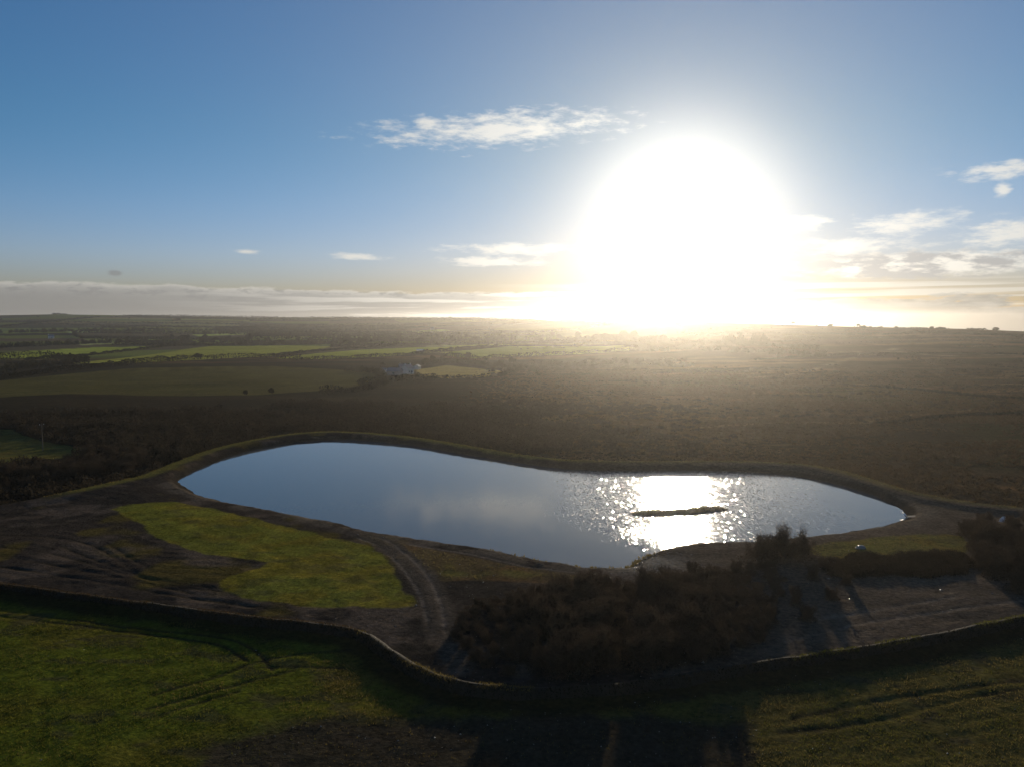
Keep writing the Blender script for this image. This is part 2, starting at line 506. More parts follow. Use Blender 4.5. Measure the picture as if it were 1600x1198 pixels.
def mat_plain(name, col, rough=.7, var=.25, scale=3.0, metal=0.0, spec=.4, bump=0.0):
    m, t, out = mat_new(name)
    geo = t.new('ShaderNodeNewGeometry')
    n = t.noise(geo.outputs['Position'], scale, 5)
    c = t.mix(n, c4(*[v * (1 - var) for v in col]), c4(*[min(1, v * (1 + var)) for v in col]))
    p = t.new('ShaderNodeBsdfPrincipled'); t.l.new(c, p.inputs['Base Color'])
    p.inputs['Roughness'].default_value = rough; p.inputs['Metallic'].default_value = metal
    p.inputs['Specular IOR Level'].default_value = spec
    if bump:
        b = t.new('ShaderNodeBump'); b.inputs['Strength'].default_value = bump; b.inputs['Distance'].default_value = .05
        t.l.new(t.noise(geo.outputs['Position'], scale * 4, 4), b.inputs['Height']); t.l.new(b.outputs[0], p.inputs['Normal'])
    t.l.new(p.outputs[0], out.inputs[0])
    return m


def mat_ground():
    m, t, out = mat_new('ground')
    geo = t.new('ShaderNodeNewGeometry'); pos = geo.outputs['Position']
    at = t.new('ShaderNodeAttribute', attribute_name='tone')
    rg = t.new('ShaderNodeAttribute', attribute_name='coarse')
    fine = t.noise(pos, 1.9, 6, .68)
    med = t.noise(pos, .35, 4, .6)
    k = t.add(t.mul(t.sub(fine, .5), 2.6), t.mul(t.sub(med, .5), 1.0))
    k = t.m('MAXIMUM', t.add(k, 1.0), .25)
    c = t.scale_col(at.outputs['Color'], k)
    p = t.new('ShaderNodeBsdfDiffuse'); t.l.new(c, p.inputs['Color'])
    b = t.new('ShaderNodeBump'); b.inputs['Distance'].default_value = .30
    t.l.new(t.mul(rg.outputs['Fac'], 1.0), b.inputs['Strength'])
    hgt = t.add(t.mul(t.noise(pos, 2.6, 6, .7), .7), t.mul(t.noise(pos, .8, 3, .6), .6))
    t.l.new(hgt, b.inputs['Height']); t.l.new(b.outputs[0], p.inputs['Normal'])
    t.l.new(p.outputs[0], out.inputs[0])
    return m


def mat_water():
    m, t, out = mat_new('water')
    geo = t.new('ShaderNodeNewGeometry'); pos = geo.outputs['Position']
    wind = t.new('ShaderNodeAttribute', attribute_name='wind').outputs['Fac']
    mp = t.new('ShaderNodeMapping'); t.l.new(pos, mp.inputs[0]); mp.inputs['Rotation'].default_value = (0, 0, R(20)); mp.inputs['Scale'].default_value = (1, 1.5, 1)
    h = t.add(t.noise(mp.outputs[0], 3.2, 3, .6), t.mul(t.noise(mp.outputs[0], 1.1, 2, .5), .5))
    vo = t.new('ShaderNodeTexVoronoi'); mv = t.new('ShaderNodeMapping'); t.l.new(pos, mv.inputs[0]); mv.inputs['Scale'].default_value = (4.2, 1.5, 1); mv.inputs['Rotation'].default_value = (0, 0, R(8))
    t.l.new(mv.outputs[0], vo.inputs['Vector']); vo.inputs['Scale'].default_value = 1.0
    sp_ = t.new('ShaderNodeSeparateColor'); t.l.new(vo.outputs['Color'], sp_.inputs[0])
    gust = t.noise(mp.outputs[0], .09, 3, .6)
    st = t.mul(t.add(.22, t.mul(gust, .22)), wind)
    b = t.new('ShaderNodeBump'); b.inputs['Distance'].default_value = .065; b.inputs['Strength'].default_value = 1.0
    t.l.new(t.mul(h, t.add(st, .03)), b.inputs['Height'])
    # wavelets: each small cell is tilted its own way, a few of them steeply
    am = t.mul(t.add(.035, t.mul(t.m('POWER', sp_.outputs[2], 4.0), .34)), wind)
    tilt = t.xyz(t.mul(t.sub(sp_.outputs[0], .5), t.mul(am, 2.0)), t.mul(t.sub(sp_.outputs[1], .5), t.mul(am, 1.1)), 0.0)
    va = t.new('ShaderNodeVectorMath', operation='ADD'); t.l.new(b.outputs[0], va.inputs[0]); t.l.new(tilt, va.inputs[1])
    vn = t.new('ShaderNodeVectorMath', operation='NORMALIZE'); t.l.new(va.outputs[0], vn.inputs[0])
    p = t.new('ShaderNodeBsdfPrincipled')
    p.inputs['Base Color'].default_value = c4(.115, .120, .115)
    t.l.new(t.m('MULTIPLY_ADD', wind, .05, .03), p.inputs['Roughness'])
    p.inputs['IOR'].default_value = 1.333; p.inputs['Specular IOR Level'].default_value = .5
    t.l.new(vn.outputs[0], p.inputs['Normal']); t.l.new(p.outputs[0], out.inputs[0])
    return m


M_GROUND = mat_ground(); M_WATER = mat_water()
M_SCRUB = mat_veg('bare_scrub', (.020, .016, .011), (.060, .047, .030), .3)
M_TWIG = mat_veg('twigs', (.024, .017, .011), (.11, .080, .052), .2, .5)
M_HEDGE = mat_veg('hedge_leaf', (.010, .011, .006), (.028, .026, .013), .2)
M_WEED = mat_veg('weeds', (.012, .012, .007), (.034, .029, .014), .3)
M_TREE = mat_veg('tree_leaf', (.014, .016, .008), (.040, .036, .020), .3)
M_HEATH = mat_veg('heath', (.040, .027, .014), (.095, .062, .030), .35)
M_STRAW = mat_veg('straw_grass', (.085, .068, .018), (.21, .155, .05), .45, .4)
M_GREENT = mat_veg('green_grass', (.038, .042, .007), (.15, .142, .024), .45, .4)
M_BARK = mat_plain('bark', (.045, .035, .026), .9, .3, 4)
M_BANK = mat_plain('bank_earth', (.040, .033, .021), .95, .5, 1.2, spec=.1, bump=.9)
M_MUD = mat_plain('pale_mud', (.30, .24, .17), .9, .4, 1.5, spec=.1, bump=.6)
M_STONE = mat_plain('wet_stone', (.24, .22, .19), .25, .4, 2, spec=.6)
M_WALL = mat_plain('white_render', (.66, .60, .52), .8, .12, .8)
M_STONEW = mat_plain('stone_wall', (.36, .30, .25), .9, .3, 1.5)
M_SLATE = mat_plain('slate_roof', (.15, .16, .18), .8, .2, 1.0)
M_TIN = mat_plain('pale_tin_roof', (.52, .54, .56), .16, .15, .6, metal=.8)
M_TILE = mat_plain('tan_roof', (.42, .30, .24), .7, .2, 1.0)
M_GLASS = mat_plain('window_glass', (.03, .035, .04), .08, .1, 1, spec=.6)
M_DOOR = mat_plain('painted_door', (.10, .12, .10), .5, .1, 2)
M_WOOD = mat_plain('weathered_wood', (.11, .085, .06), .8, .3, 4)
M_PIPE = mat_plain('white_plastic', (.80, .80, .78), .25, .05, 2)
M_TARP = mat_plain('white_sheet', (.78, .78, .76), .22, .06, 3)

# ------------------------------------------------------------------ ground sheet
az = np.concatenate([np.arange(-44, 44.001, .12), np.arange(48, 316, 4.0)])
rad = np.concatenate([np.geomspace(.05, 54, 20), np.arange(55, 120, .38), np.arange(120, 262, .72), np.arange(263, 600, 2.6),
                      np.geomspace(604, 3100, 130), np.geomspace(3180, 3480, 3)])
A, RR = np.meshgrid(np.radians(az), rad)
X = (RR * np.sin(A)); Y = (RR * np.cos(A))
GX, GY = X.ravel(), Y.ravel()
GZ = Z(GX, GY)
na, nr = len(az), len(rad)
ii = np.arange(nr - 1)[:, None] * na; jj = np.arange(na)[None, :]; j2 = (jj + 1) % na
quads = np.stack([ii + jj, ii + j2, ii + na + j2, ii + na + jj], -1).reshape(-1, 4)[:, ::-1]
V = np.stack([GX, GY, GZ], 1)


def lerp(a, b, t): return a * (1 - t[:, None]) + np.asarray(b) * t[:, None]


C_SOIL = (.046, .036, .027); C_DARK = (.032, .027, .021); C_GRASS = (.175, .165, .022); C_FIELD = (.098, .110, .013); C_BROWNG = (.115, .085, .016)
C_RUST = (.12, .082, .034); C_STRAW = (.19, .155, .10); C_MOOR = (.070, .048, .026); C_SCRUBG = (.030, .026, .016)
MOOR_TRACKS = [smooth_line(Gs(l), 4) for l in [
    [(1080, 668), (1200, 660), (1330, 661), (1380, 652), (1460, 645), (1620, 632)], [(1345, 600), (1450, 606), (1560, 600), (1660, 604)],
    [(1180, 590), (1260, 580), (1330, 560), (1400, 545)], [(1240, 553), (1380, 549), (1480, 556), (1620, 552)], [(880, 640), (960, 634), (1060, 640), (1130, 628)]]]
# ---- far field plan
FIELDS = [
    ([(-60, 556), (0, 552), (60, 548), (150, 543), (262, 541), (200, 548), (110, 557), (60, 560), (0, 559)], (0.370, 0.395, 0.051)),
    ([(105, 568), (180, 561), (290, 546), (330, 541), (450, 540), (520, 542), (480, 549), (430, 556), (350, 560), (200, 567)], (0.346, 0.329, 0.047)),
    ([(430, 560), (560, 547), (640, 543), (740, 541), (685, 550), (600, 557), (500, 561)], (0.370, 0.367, 0.055)),
    ([(-80, 608), (0, 595), (100, 585), (200, 576), (300, 573), (420, 572), (520, 577), (585, 581), (590, 598), (500, 610), (400, 617), (250, 618), (100, 615), (-80, 625)], (.100, .084, .026)),
    ([(690, 551), (800, 541), (970, 540), (1000, 546), (930, 552), (800, 557), (740, 560), (700, 556)], (0.321, 0.336, 0.062)),
    ([(650, 578), (700, 571), (790, 580), (770, 588), (700, 591), (660, 588)], (0.396, 0.290, 0.091)),
    ([(120, 538), (215, 534), (215, 536), (130, 540)], (0.396, 0.395, 0.128)), ([(690, 540), (790, 538), (800, 540), (700, 542)], (0.396, 0.406, 0.128)),
    ([(640, 552), (655, 549), (650, 553)], (0.495, 0.550, 0.109)),
    ([(620, 519), (690, 515), (710, 517), (640, 522)], (0.370, 0.395, 0.109)), ([(300, 523), (380, 520), (400, 523), (310, 526)], (0.346, 0.395, 0.091)),
    ([(100, 518), (160, 515), (180, 517), (110, 521)], (0.321, 0.367, 0.128))]
FIELDS = [(Gs(p), c) for p, c in FIELDS]


def warp(x, y): return x + (vnoise(x, y, 500, 71, 2) - .5) * 320, y + (vnoise(x, y, 500, 73, 2) - .5) * 320


def unwarp(qx, qy):
    x, y = qx.copy(), qy.copy()
    for _ in range(12):
        wx, wy = warp(x, y); x = x + (qx - wx); y = y + (qy - wy)
    return x, y


CR, SR = math.cos(R(14)), math.sin(R(14))
CW, CD = 190.0, 120.0


def cell(x, y):
    wx, wy = warp(x, y)
    return np.floor((wx * CR + wy * SR) / CW), np.floor((-wx * SR + wy * CR) / CD)


def ground_tone(x, y):
    r = np.hypot(x, y); a = np.degrees(np.arctan2(x, y))
    n = len(x)
    col = np.tile(np.array(C_MOOR), (n, 1)); coarse = np.full(n, .55)
    big = vnoise(x, y, 90, 41, 4); mid = vnoise(x, y, 18, 43, 3); fin = vnoise(x, y, 3, 47, 3)
    # moor and scrub floor
    col = lerp(col, (.16, .092, .040), sstep(vnoise(x, y * 2.6, 110, 45, 5, .6), .48, .66) * .9)
    col = lerp(col, (.034, .027, .014), sstep(vnoise(x, y * 3.0, 70, 46, 5, .6), .52, .64) * .85)
    col = lerp(col, (.060, .055, .022), sstep(big, .50, .68) * .7)
    left = sstep(-a, -14, 2)
    col = lerp(col, C_SCRUBG, left * (r < 700) * .85)
    mk = np.nonzero((r > 200) & (r < 1100) & (x > -20))[0]
    for l in MOOR_TRACKS:
        d = seg_dist(x[mk], y[mk], l)
        col[mk] = lerp(col[mk], (.20, .14, .075), np.exp(-(d / (1.2 + .0035 * r[mk])) ** 2) * .75 * sstep(mid[mk], .3, .55))
    # patchwork farmland
    ci, cj = cell(x, y)
    pal = np.array([(.18, .20, .04), (.10, .075, .040), (.055, .050, .026), (.20, .18, .06), (.12, .15, .035), (.13, .09, .05)])
    pc = pal[(np.floor(_h(ci, cj, 91) * 5.999)).astype(int)] * (.6 + .6 * _h(ci, cj, 92))[:, None]
    fm = sstep(r, 800, 900) * sstep(-a, -9, -4)
    fm = np.maximum(fm, sstep(r, 1150, 1250) * .5)
    col = col * (1 - fm[:, None]) + pc * fm[:, None]
    for poly, c in FIELDS:
        bx0, by0 = poly.min(0) - 5; bx1, by1 = poly.max(0) + 5
        m = np.nonzero((x > bx0) & (x < bx1) & (y > by0) & (y < by1))[0]
        if len(m):
            d = sdist(x[m], y[m], poly)
            kk = (1 - sstep(d, -2, 3))
            cc = np.array(c)[None, :] * (.75 + .5 * mid[m])[:, None]
            cc = cc * (1 + .13 * np.sin(y[m] * .9 + x[m] * .1))[:, None]
            col[m] = col[m] * (1 - kk[:, None]) + cc * kk[:, None]
            coarse[m] = coarse[m] * (1 - kk) + .3 * kk
    # near ground
    m = np.nonzero(r < 420)[0]
    xm, ym = x[m], y[m]
    big, mid, fin = big[m], mid[m], fin[m]
    sl = sdist(xm, ym, LOWLAND); sp = sdist(xm, ym, POND); sf = sdist(xm, ym, FIELD)
    e = (fin - .5) * 2.2 + (mid - .5) * 2.0
    cm = col[m]; gm = coarse[m]
    plat = sstep(sl + e * .3, -2.0, 0.5)
    soil = lerp(np.tile(np.array(C_SOIL), (len(m), 1)), C_DARK, sstep(mid, .35, .65))
    soil = lerp(soil, C_BROWNG, sstep(vnoise(xm, ym, 9, 51, 3), .58, .70) * .6 * (xm < 0))
    soil = lerp(soil, (.115, .085, .060), sstep(vnoise(xm, ym, 7, 53, 3), .55, .72) * .7)
    soil = lerp(soil, (.13, .098, .066), sstep(xm, 12, 30) * .65)
    cm = cm * (1 - plat[:, None]) + soil * plat[:, None]; gm = gm * (1 - plat) + .75 * plat
    # grass on the dam crown
    crown = sstep(sl + e * .4, -2.2, -.3) * (1 - sstep(sl + e * .5, 1.6, 3.6)) * (1 - sstep(sp, 16, 26))
    crown = crown * (1 - .65 * sstep(xm, -5, 25))
    cm = lerp(cm, (.135, .120, .030), crown * .95)
    for poly, c, ed, st in ((G_CRESC, C_GRASS, 1.7, .92), (G_TRI, C_RUST, 1.0, .8), (G_RIGHT, (.14, .125, .030), 1.4, .85), (CLEAR, (.13, .12, .03), 1.5, .85)):
        d = sdist(xm, ym, poly) + e * ed * .5
        k = (1 - sstep(d, -.35, .35)) * st
        cc = np.tile(np.array(c), (len(m), 1))
        cc = lerp(cc, np.array(c) * (1.25, 1.0, .9), sstep(vnoise(xm, ym, 5, 55, 3), .42, .62) * .8)
        cc = cc * (.65 + .7 * fin)[:, None]
        cc = lerp(cc, (.055, .045, .028), sstep(vnoise(xm, ym * 1.6, 3.2, 58, 3), .56, .74) * .4)
        cm = cm * (1 - k[:, None]) + cc * k[:, None]; gm = gm * (1 - k) + .5 * k
    d = sdist(xm, ym, G_TRI)
    k = (1 - sstep(d + e, -2.6, -.8)) * sstep(vnoise(xm, ym, 6, 57, 3), .45, .6) * .8
    cm = lerp(cm, (.15, .125, .03), k)
    # front field
    k = 1 - sstep(sf + e * .2, -1.2, -.4)
    fc = np.tile(np.array(C_FIELD), (len(m), 1))
    fc = lerp(fc, C_BROWNG, np.clip(sstep(xm, -24, -8) * .8 + sstep(vnoise(xm, ym, 8, 59, 4), .5, .68) * .55, 0, 1))
    fc = lerp(fc, (.090, .075, .026), sstep(xm, 8, 22) * .75)
    fc = lerp(fc, (.050, .042, .026), sstep(vnoise(xm, ym * 2, 3.5, 63, 3), .58, .72) * .6)
    d = sdist(xm, ym, SOIL_F) + e * 1.5
    s_ = 1 - sstep(d, -1.4, 1.4)
    fc = lerp(fc, (.042, .034, .024), s_ * .95)
    cm = cm * (1 - k[:, None]) + fc * k[:, None]; gm = gm * (1 - k) + (.75 + .25 * s_) * k
    cm = lerp(cm, (.020, .018, .009), (1 - sstep(-sf + e * .6, 2.6, 4.6)) * (sf < 0) * .85)      # weedy margin, with the bank's shadow painted into its tone
    # wheel marks
    tr = 1 - sstep(seg_dist(xm, ym, TRACK) + e * .4, 1.1, 2.1)
    cm = lerp(cm, (.090, .070, .050), tr * .8 * (sf > 0))
    for l in RUT_L: cm = lerp(cm, (.19, .15, .11), np.exp(-(seg_dist(xm, ym, l) / .26) ** 2) * .65 * sstep(fin, .2, .5))
    for l in RUT_D + RUT_P: cm = lerp(cm, (.026, .022, .014), np.exp(-(seg_dist(xm, ym, l) / .30) ** 2) * .85 * sstep(mid, .25, .45))
    # water's edge: dark wet rim, then pale stones
    nsh = (1 - sstep(sp, 3.0, 6.0)) * sstep(sp, .9, 1.6)
    cm = lerp(cm, (.15, .12, .085), nsh * .55 * sstep(fin, .4, .6) * (sl > 8))
    cove = np.exp(-(np.hypot(xm - flat(1015, 880)[0], ym - flat(1015, 880)[1]) / 5.0) ** 2)
    cm = lerp(cm, (.30, .25, .18), cove * .8 * (sp > .4) * sstep(fin, .35, .6))
    wet = (1 - sstep(sp, .7, 1.7))
    cm = lerp(cm, (.030, .026, .020), wet * .9)
    wgt = 1 - sstep(r[m], 330, 420)
    lowk = np.where(sl < -2, 0.0, 1.0)
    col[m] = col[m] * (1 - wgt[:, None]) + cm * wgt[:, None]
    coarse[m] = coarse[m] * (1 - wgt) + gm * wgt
    return col, coarse


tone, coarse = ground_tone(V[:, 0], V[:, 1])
g = mesh_obj('ground', V, quads, M_GROUND, smooth=True)
me = g.data
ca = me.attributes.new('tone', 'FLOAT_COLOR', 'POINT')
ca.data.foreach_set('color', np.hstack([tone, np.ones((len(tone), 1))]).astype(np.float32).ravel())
cb = me.attributes.new('coarse', 'FLOAT', 'POINT'); cb.data.foreach_set('value', coarse.astype(np.float32))
tag(g, kind='structure')

# ------------------------------------------------------------------ pond water
cx, cy = POND.mean(0)
x0, y0 = POND.min(0) - 4; x1, y1 = POND.max(0) + 4
gx, gy = np.meshgrid(np.arange(x0, x1, 1.5), np.arange(y0, y1, 1.5))
inn = sdist(gx.ravel(), gy.ravel(), POND).reshape(gx.shape) < 3.2
idx = np.arange(gx.size).reshape(gx.shape)
ok = inn[:-1, :-1] & inn[1:, :-1] & inn[:-1, 1:] & inn[1:, 1:]
q = np.stack([idx[:-1, :-1][ok], idx[:-1, 1:][ok], idx[1:, 1:][ok], idx[1:, :-1][ok]], 1)
used, inv = np.unique(q, return_inverse=True)
wx, wy = gx.ravel()[used], gy.ravel()[used]
wt = mesh_obj('water', np.stack([wx, wy, np.full(wx.shape, WATER_Z)], 1), inv.reshape(q.shape), M_WATER, smooth=True)
# the wind reaches the open middle; the near side lies calm in the lee of the bank
LEE = flats([(560, 660), (640, 760), (740, 795), (850, 812), (930, 830), (1010, 852), (1060, 880), (1200, 850), (1300, 820), (1280, 770), (1260, 700)], WATER_Z)
dw = sdist(wx, wy, LEE) + (vnoise(wx, wy, 6, 81, 3) - .5) * 9
wind = .03 + .97 * (1 - sstep(dw, -4, 6)) * sstep(wx / wy, 30 / FPX, 180 / FPX)
wind = wind * (1 - .75 * sstep(800 + FPX * wx / wy, 1130, 1230))
wind = wind * (.75 + .5 * vnoise(wx, wy * 2.5, 16, 83, 3))
at = wt.data.attributes.new('wind', 'FLOAT', 'POINT'); at.data.foreach_set('value', wind.astype(np.float32))
tag(wt, kind='structure')
print('ground', len(quads), 'water', len(q))

# ------------------------------------------------------------------ island and earth bank
def grass_tris(x, y, z, h, rng, n=3, lean=.35):
    """upright blades: n slivers at each point"""
    N = len(x); k = N * n
    bx = np.repeat(x, n) + rng.normal(0, .10, k); by = np.repeat(y, n) + rng.normal(0, .10, k); bz = np.repeat(z, n)
    hh = np.repeat(np.asarray(h) * np.ones(N), n) * rng.uniform(.5, 1.3, k)
    t = rng.uniform(0, 2 * np.pi, k); wd = hh * rng.uniform(.10, .28, k)
    V = np.empty((k, 3, 3))
    V[:, 0] = np.stack([bx - np.cos(t) * wd, by - np.sin(t) * wd, bz - .03], 1)
    V[:, 1] = np.stack([bx + np.cos(t) * wd, by + np.sin(t) * wd, bz - .03], 1)
    V[:, 2] = np.stack([bx + rng.normal(0, lean, k) * hh, by + rng.normal(0, lean, k) * hh, bz + hh], 1)
    return V.reshape(-1, 3), np.arange(3 * k).reshape(k, 3)


isl = flats([(983, 802), (1010, 797), (1040, 797), (1080, 793), (1110, 790), (1137, 794), (1120, 799), (1085, 803), (1050, 805), (1020, 806), (1000, 805)], WATER_Z)
ic = isl.mean(0)
root = empty('island', (ic[0], ic[1], WATER_Z))
tag(root, 'long low grassy islet lying alone in the sun-glittering pond water', 'island')
gx, gy = np.meshgrid(np.arange(-10, 10.1, .22), np.arange(-4, 4.1, .22))
e = sdist(gx.ravel() + ic[0], gy.ravel() + ic[1], smooth_line(isl, 3, True)) + (vnoise(gx.ravel(), gy.ravel(), 1.1, 5, 3) - .5) * 1.7
hz = np.where(e < .6, np.clip(.20 * np.sqrt(np.clip(-e + .25, 0, 3)), 0, .24) - .08 - np.clip(e, 0, 1) * .5, -.5)
idx = np.arange(gx.size).reshape(gx.shape)
keep = (e < .6).reshape(gx.shape)
ok = keep[:-1, :-1] & keep[1:, :-1] & keep[:-1, 1:] & keep[1:, 1:]
q = np.stack([idx[:-1, :-1][ok], idx[:-1, 1:][ok], idx[1:, 1:][ok], idx[1:, :-1][ok]], 1)
used, inv = np.unique(q, return_inverse=True)
mesh_obj('mound', np.stack([gx.ravel()[used], gy.ravel()[used], hz[used]], 1), inv.reshape(q.shape), M_MUD, root, True)
m = np.nonzero(e < -.05)[0]; m = RNG.choice(m, 1400)
v_, f_ = grass_tris(gx.ravel()[m], gy.ravel()[m], hz[m], .17, RNG, 3)
tag(mesh_obj('grass', v_, f_, M_STRAW, root), kind='stuff')

# bank along the front field
root = empty('earth_bank', (BANK[30][0], BANK[30][1], 0))
tag(root, 'low curving earth bank with a thin grassy top edging the front field', 'bank')
L = smooth_line(BANK, 5); seg = np.hypot(*np.diff(L, axis=0).T); cum = np.concatenate([[0], np.cumsum(seg)])
tt = np.arange(0, cum[-1], .4)
lx = np.interp(tt, cum, L[:, 0]); ly = np.interp(tt, cum, L[:, 1])
tx, ty = np.gradient(lx), np.gradient(ly); tl = np.hypot(tx, ty); nx, ny = -ty / tl, tx / tl        # normal away from the viewer
prof = np.array([(-1.2, -.85), (-.95, -.44), (-.72, -.14), (-.45, .14), (-.2, .21), (.05, .20), (.25, .09), (.45, -.05), (.7, -.35)])
rows = []
for o_, h_ in prof:
    d1 = (vnoise(tt, np.full_like(tt, o_ * 1.3), 1.6, 101, 3) - .5); d2 = (vnoise(tt, np.full_like(tt, o_ * 1.3 + 40), 2.0, 103, 3) - .5)
    oo = o_ + d1 * .3; hh = h_ + d2 * .16 + (vnoise(tt, tt * 0 + 9, 14, 105, 2) - .5) * .3 * (h_ > -.2)
    rows.append(np.stack([lx + nx * oo, ly + ny * oo, hh], 1))
VB = np.stack(rows, 1); n, k = VB.shape[:2]
ix = np.arange(n - 1)[:, None] * k + np.arange(k - 1)[None, :]
q = np.stack([ix, ix + k, ix + k + 1, ix + 1], -1).reshape(-1, 4)
off = np.array([BANK[30][0], BANK[30][1], 0])
mesh_obj('bank_body', VB.reshape(-1, 3) - off, q, M_BANK, root, True)
top = VB[:, 3:7].reshape(-1, 3)
sel = np.nonzero(vnoise(top[:, 0], top[:, 1], 5, 111, 2) > .46)[0]
sel = np.concatenate([RNG.choice(sel, 9000)])
p = top[sel] - off + RNG.normal(0, .12, (len(sel), 3)) * (1, 1, 0)
gr = top[sel][:, 0] > 25
for mk, mt in ((gr, M_GREENT), (~gr & (top[sel][:, 0] > -16) & (top[sel][:, 0] < 2), M_STRAW), (~gr & (top[sel][:, 0] < -16), M_HEATH)):
    v_, f_ = grass_tris(p[mk][:, 0], p[mk][:, 1], p[mk][:, 2], .14, RNG, 2)
    tag(mesh_obj('grass_fringe', v_, f_, mt, root), kind='stuff')

i_ = RNG.integers(0, len(VB), 26000); o_ = RNG.uniform(0, 3.6, 26000); k0 = o_.astype(int); fr = (o_ - k0)[:, None]
p = VB[i_, k0] * (1 - fr) + VB[i_, k0 + 1] * fr
p = p[(np.abs(p[:, 0]) < p[:, 1] * .75)] - off
p = p + RNG.normal(0, .10, p.shape) + (0, 0, .03)
v_, f_ = tri_cloud(p, .05, RNG, 2.6, 1.2)
tag(mesh_obj('weeds', v_, f_, M_WEED, root), kind='stuff')

# ------------------------------------------------------------------ shrubs of the thicket
def shrub_proto(seed, h=3.6, w_=1.9, ntw=5200, lean=0.0):
    rng = np.random.default_rng(seed); rd = random.Random(seed)
    st = MB(); tips = []
    for i in range(9):
        a = rd.uniform(0, 6.28); sp = rd.uniform(.2, .85)
        p = Vector((math.cos(a) * .18, math.sin(a) * .18, -.1))
        d = Vector((math.cos(a) * sp * w_ / h * 1.1 + lean, math.sin(a) * sp * w_ / h * 1.1, 1)).normalized()
        ln = h * rd.uniform(.55, .85); r = rd.uniform(.04, .075)
        for k in range(3):
            q_ = p + d * ln / 3
            st.tube(p, q_, r, r * .68, 5); r *= .68
            for b in range(3):
                bd = (d + Vector((rd.gauss(0, .5), rd.gauss(0, .5), rd.gauss(.1, .3)))).normalized()
                be = q_ + bd * ln * rd.uniform(.25, .5)
                st.tube(q_, be, r * .5, r * .2, 4); tips.append((q_, be))
            d = (d + Vector((rd.gauss(0, .16), rd.gauss(0, .16), .12))).normalized(); p = q_
        tips.append((p, p + d * .4))
    T = np.array([[a[:], b[:]] for a, b in tips])
    i = rng.integers(0, len(T), ntw); f = rng.uniform(.2, 1.15, (ntw, 1))
    cen = T[i, 0] * (1 - f) + T[i, 1] * f + rng.normal(0, .17, (ntw, 3))
    cen[:, 2] = np.abs(cen[:, 2] - .05) + .05
    v_, f_ = tri_cloud(cen, .017, rng, 18.0, .8)
    # low bramble skirt
    n2_ = ntw // 6
    c2 = dome(n2_, rng) * np.array([w_ * 1.0, w_ * 1.0, h * .42])
    v2, f2 = tri_cloud(c2, .06, rng, 2.2)
    o = empty('shrub', (0, 0, 0))
    st.build('stems', M_BARK, o)
    mesh_obj('twigs', np.vstack([v_, v2]), np.vstack([f_, f2 + len(v_)]), M_TWIG, o)
    return o


PROTO = [shrub_proto(s, h, w_, n_) for s, h, w_, n_ in ((1, 3.6, 1.9, 4600), (2, 4.1, 1.7, 4600), (3, 2.9, 2.0, 4200), (4, 3.3, 2.2, 5000))]
used_p = [False] * len(PROTO)


def put(protos, used, i, x, y, s, label, cat, group, rz=None, zoff=-.05, sz=None):
    o = protos[i] if not used[i] else copy_tree(protos[i])
    used[i] = True
    o.location = (x, y, zat(x, y) + zoff); o.scale = (s, s, s * (sz or 1)); o.rotation_euler.z = random.uniform(0, 6.28) if rz is None else rz
    for kk in ('label', 'category', 'group'):
        if kk in o: del o[kk]
    return tag(o, label, cat, group)


def scatter(poly, gap, n_try=4000, seed=0, dens=None):
    rng = np.random.default_rng(seed); lo, hi = poly.min(0), poly.max(0); pts = []
    cand = rng.uniform(lo, hi, (n_try, 2)); cand = cand[inside(cand[:, 0], cand[:, 1], poly)]
    for c in cand:
        if dens is not None and rng.uniform() > dens(c): continue
        if all((c[0] - p[0]) ** 2 + (c[1] - p[1]) ** 2 > gap * gap for p in pts): pts.append(c)
    return pts


THICK = flats([(708, 1012), (722, 968), (756, 940), (830, 928), (920, 924), (1000, 914), (1080, 896), (1150, 888), (1205, 884), (1225, 910), (1212, 962),
               (1185, 1000), (1120, 1026), (1000, 1042), (880, 1052), (780, 1050)])
def hump(x, y):
    """height of the thicket: knee high on its left, tallest in the middle, low again on the right"""
    u = 800 + FPX * x / y
    return np.interp(u, [700, 800, 850, 900, 950, 968, 990, 1020, 1060, 1076, 1095, 1120, 1145, 1170, 1240], [.30, .36, .70, .92, .85, .42, .45, .95, .80, .5, .82, .74, .56, .40, .36]) * (1 - .35 * sstep(np.array([y]), 88, 97)[0])


for x, y in scatter(THICK, 1.6, 6000, 3):
    s_ = hump(x, y) * random.uniform(.68, 1.14)
    put(PROTO, used_p, random.randrange(4), x, y, max(s_, .5), 'bare brown shrub in the dark thicket between the pond and the front bank', 'shrub',
        'bare shrubs of the thicket in front of the pond', None, -.05, min(1, s_ / .5))
for u, v, s, i in ((1270, 905, .55, 0), (1300, 935, .5, 2), (1322, 912, .42, 3), (1245, 945, .5, 1), (1285, 884, .45, 2), (1262, 968, .5, 3)):
    x, y = G(u, v)
    put(PROTO, used_p, i, x, y, s, 'small bare shrub straggling onto the gravel beside the thicket', 'shrub', 'bare shrubs on the gravel beside the thicket')
WILLOW = [shrub_proto(9, 3.2, 2.3, 3000), shrub_proto(10, 2.9, 2.5, 3000)]; used_w = [False, False]
for k, (u, v, s, i, lab) in enumerate(((1231, 873, 1.5, 0, 'tallest bare willow bush, fan shaped against the pond water'), (1188, 876, 1.2, 1, 'lower rounded willow bush just beside the tallest fan shaped one'),
                       (1258, 869, 1.0, 1, 'bushy willow pressed against the pond side of the fan shaped one'), (1206, 868, 1.1, 0, 'squat willow bush at the water edge behind the rounded one'))):
    x, y = G(u, v)
    put(WILLOW, used_w, i, x, y, s, lab, 'willow bush', 'willow bushes by the pond shore')
BRAMBLE = flats([(1275, 880), (1340, 868), (1420, 870), (1500, 864), (1525, 885), (1470, 905), (1380, 900), (1300, 898)])
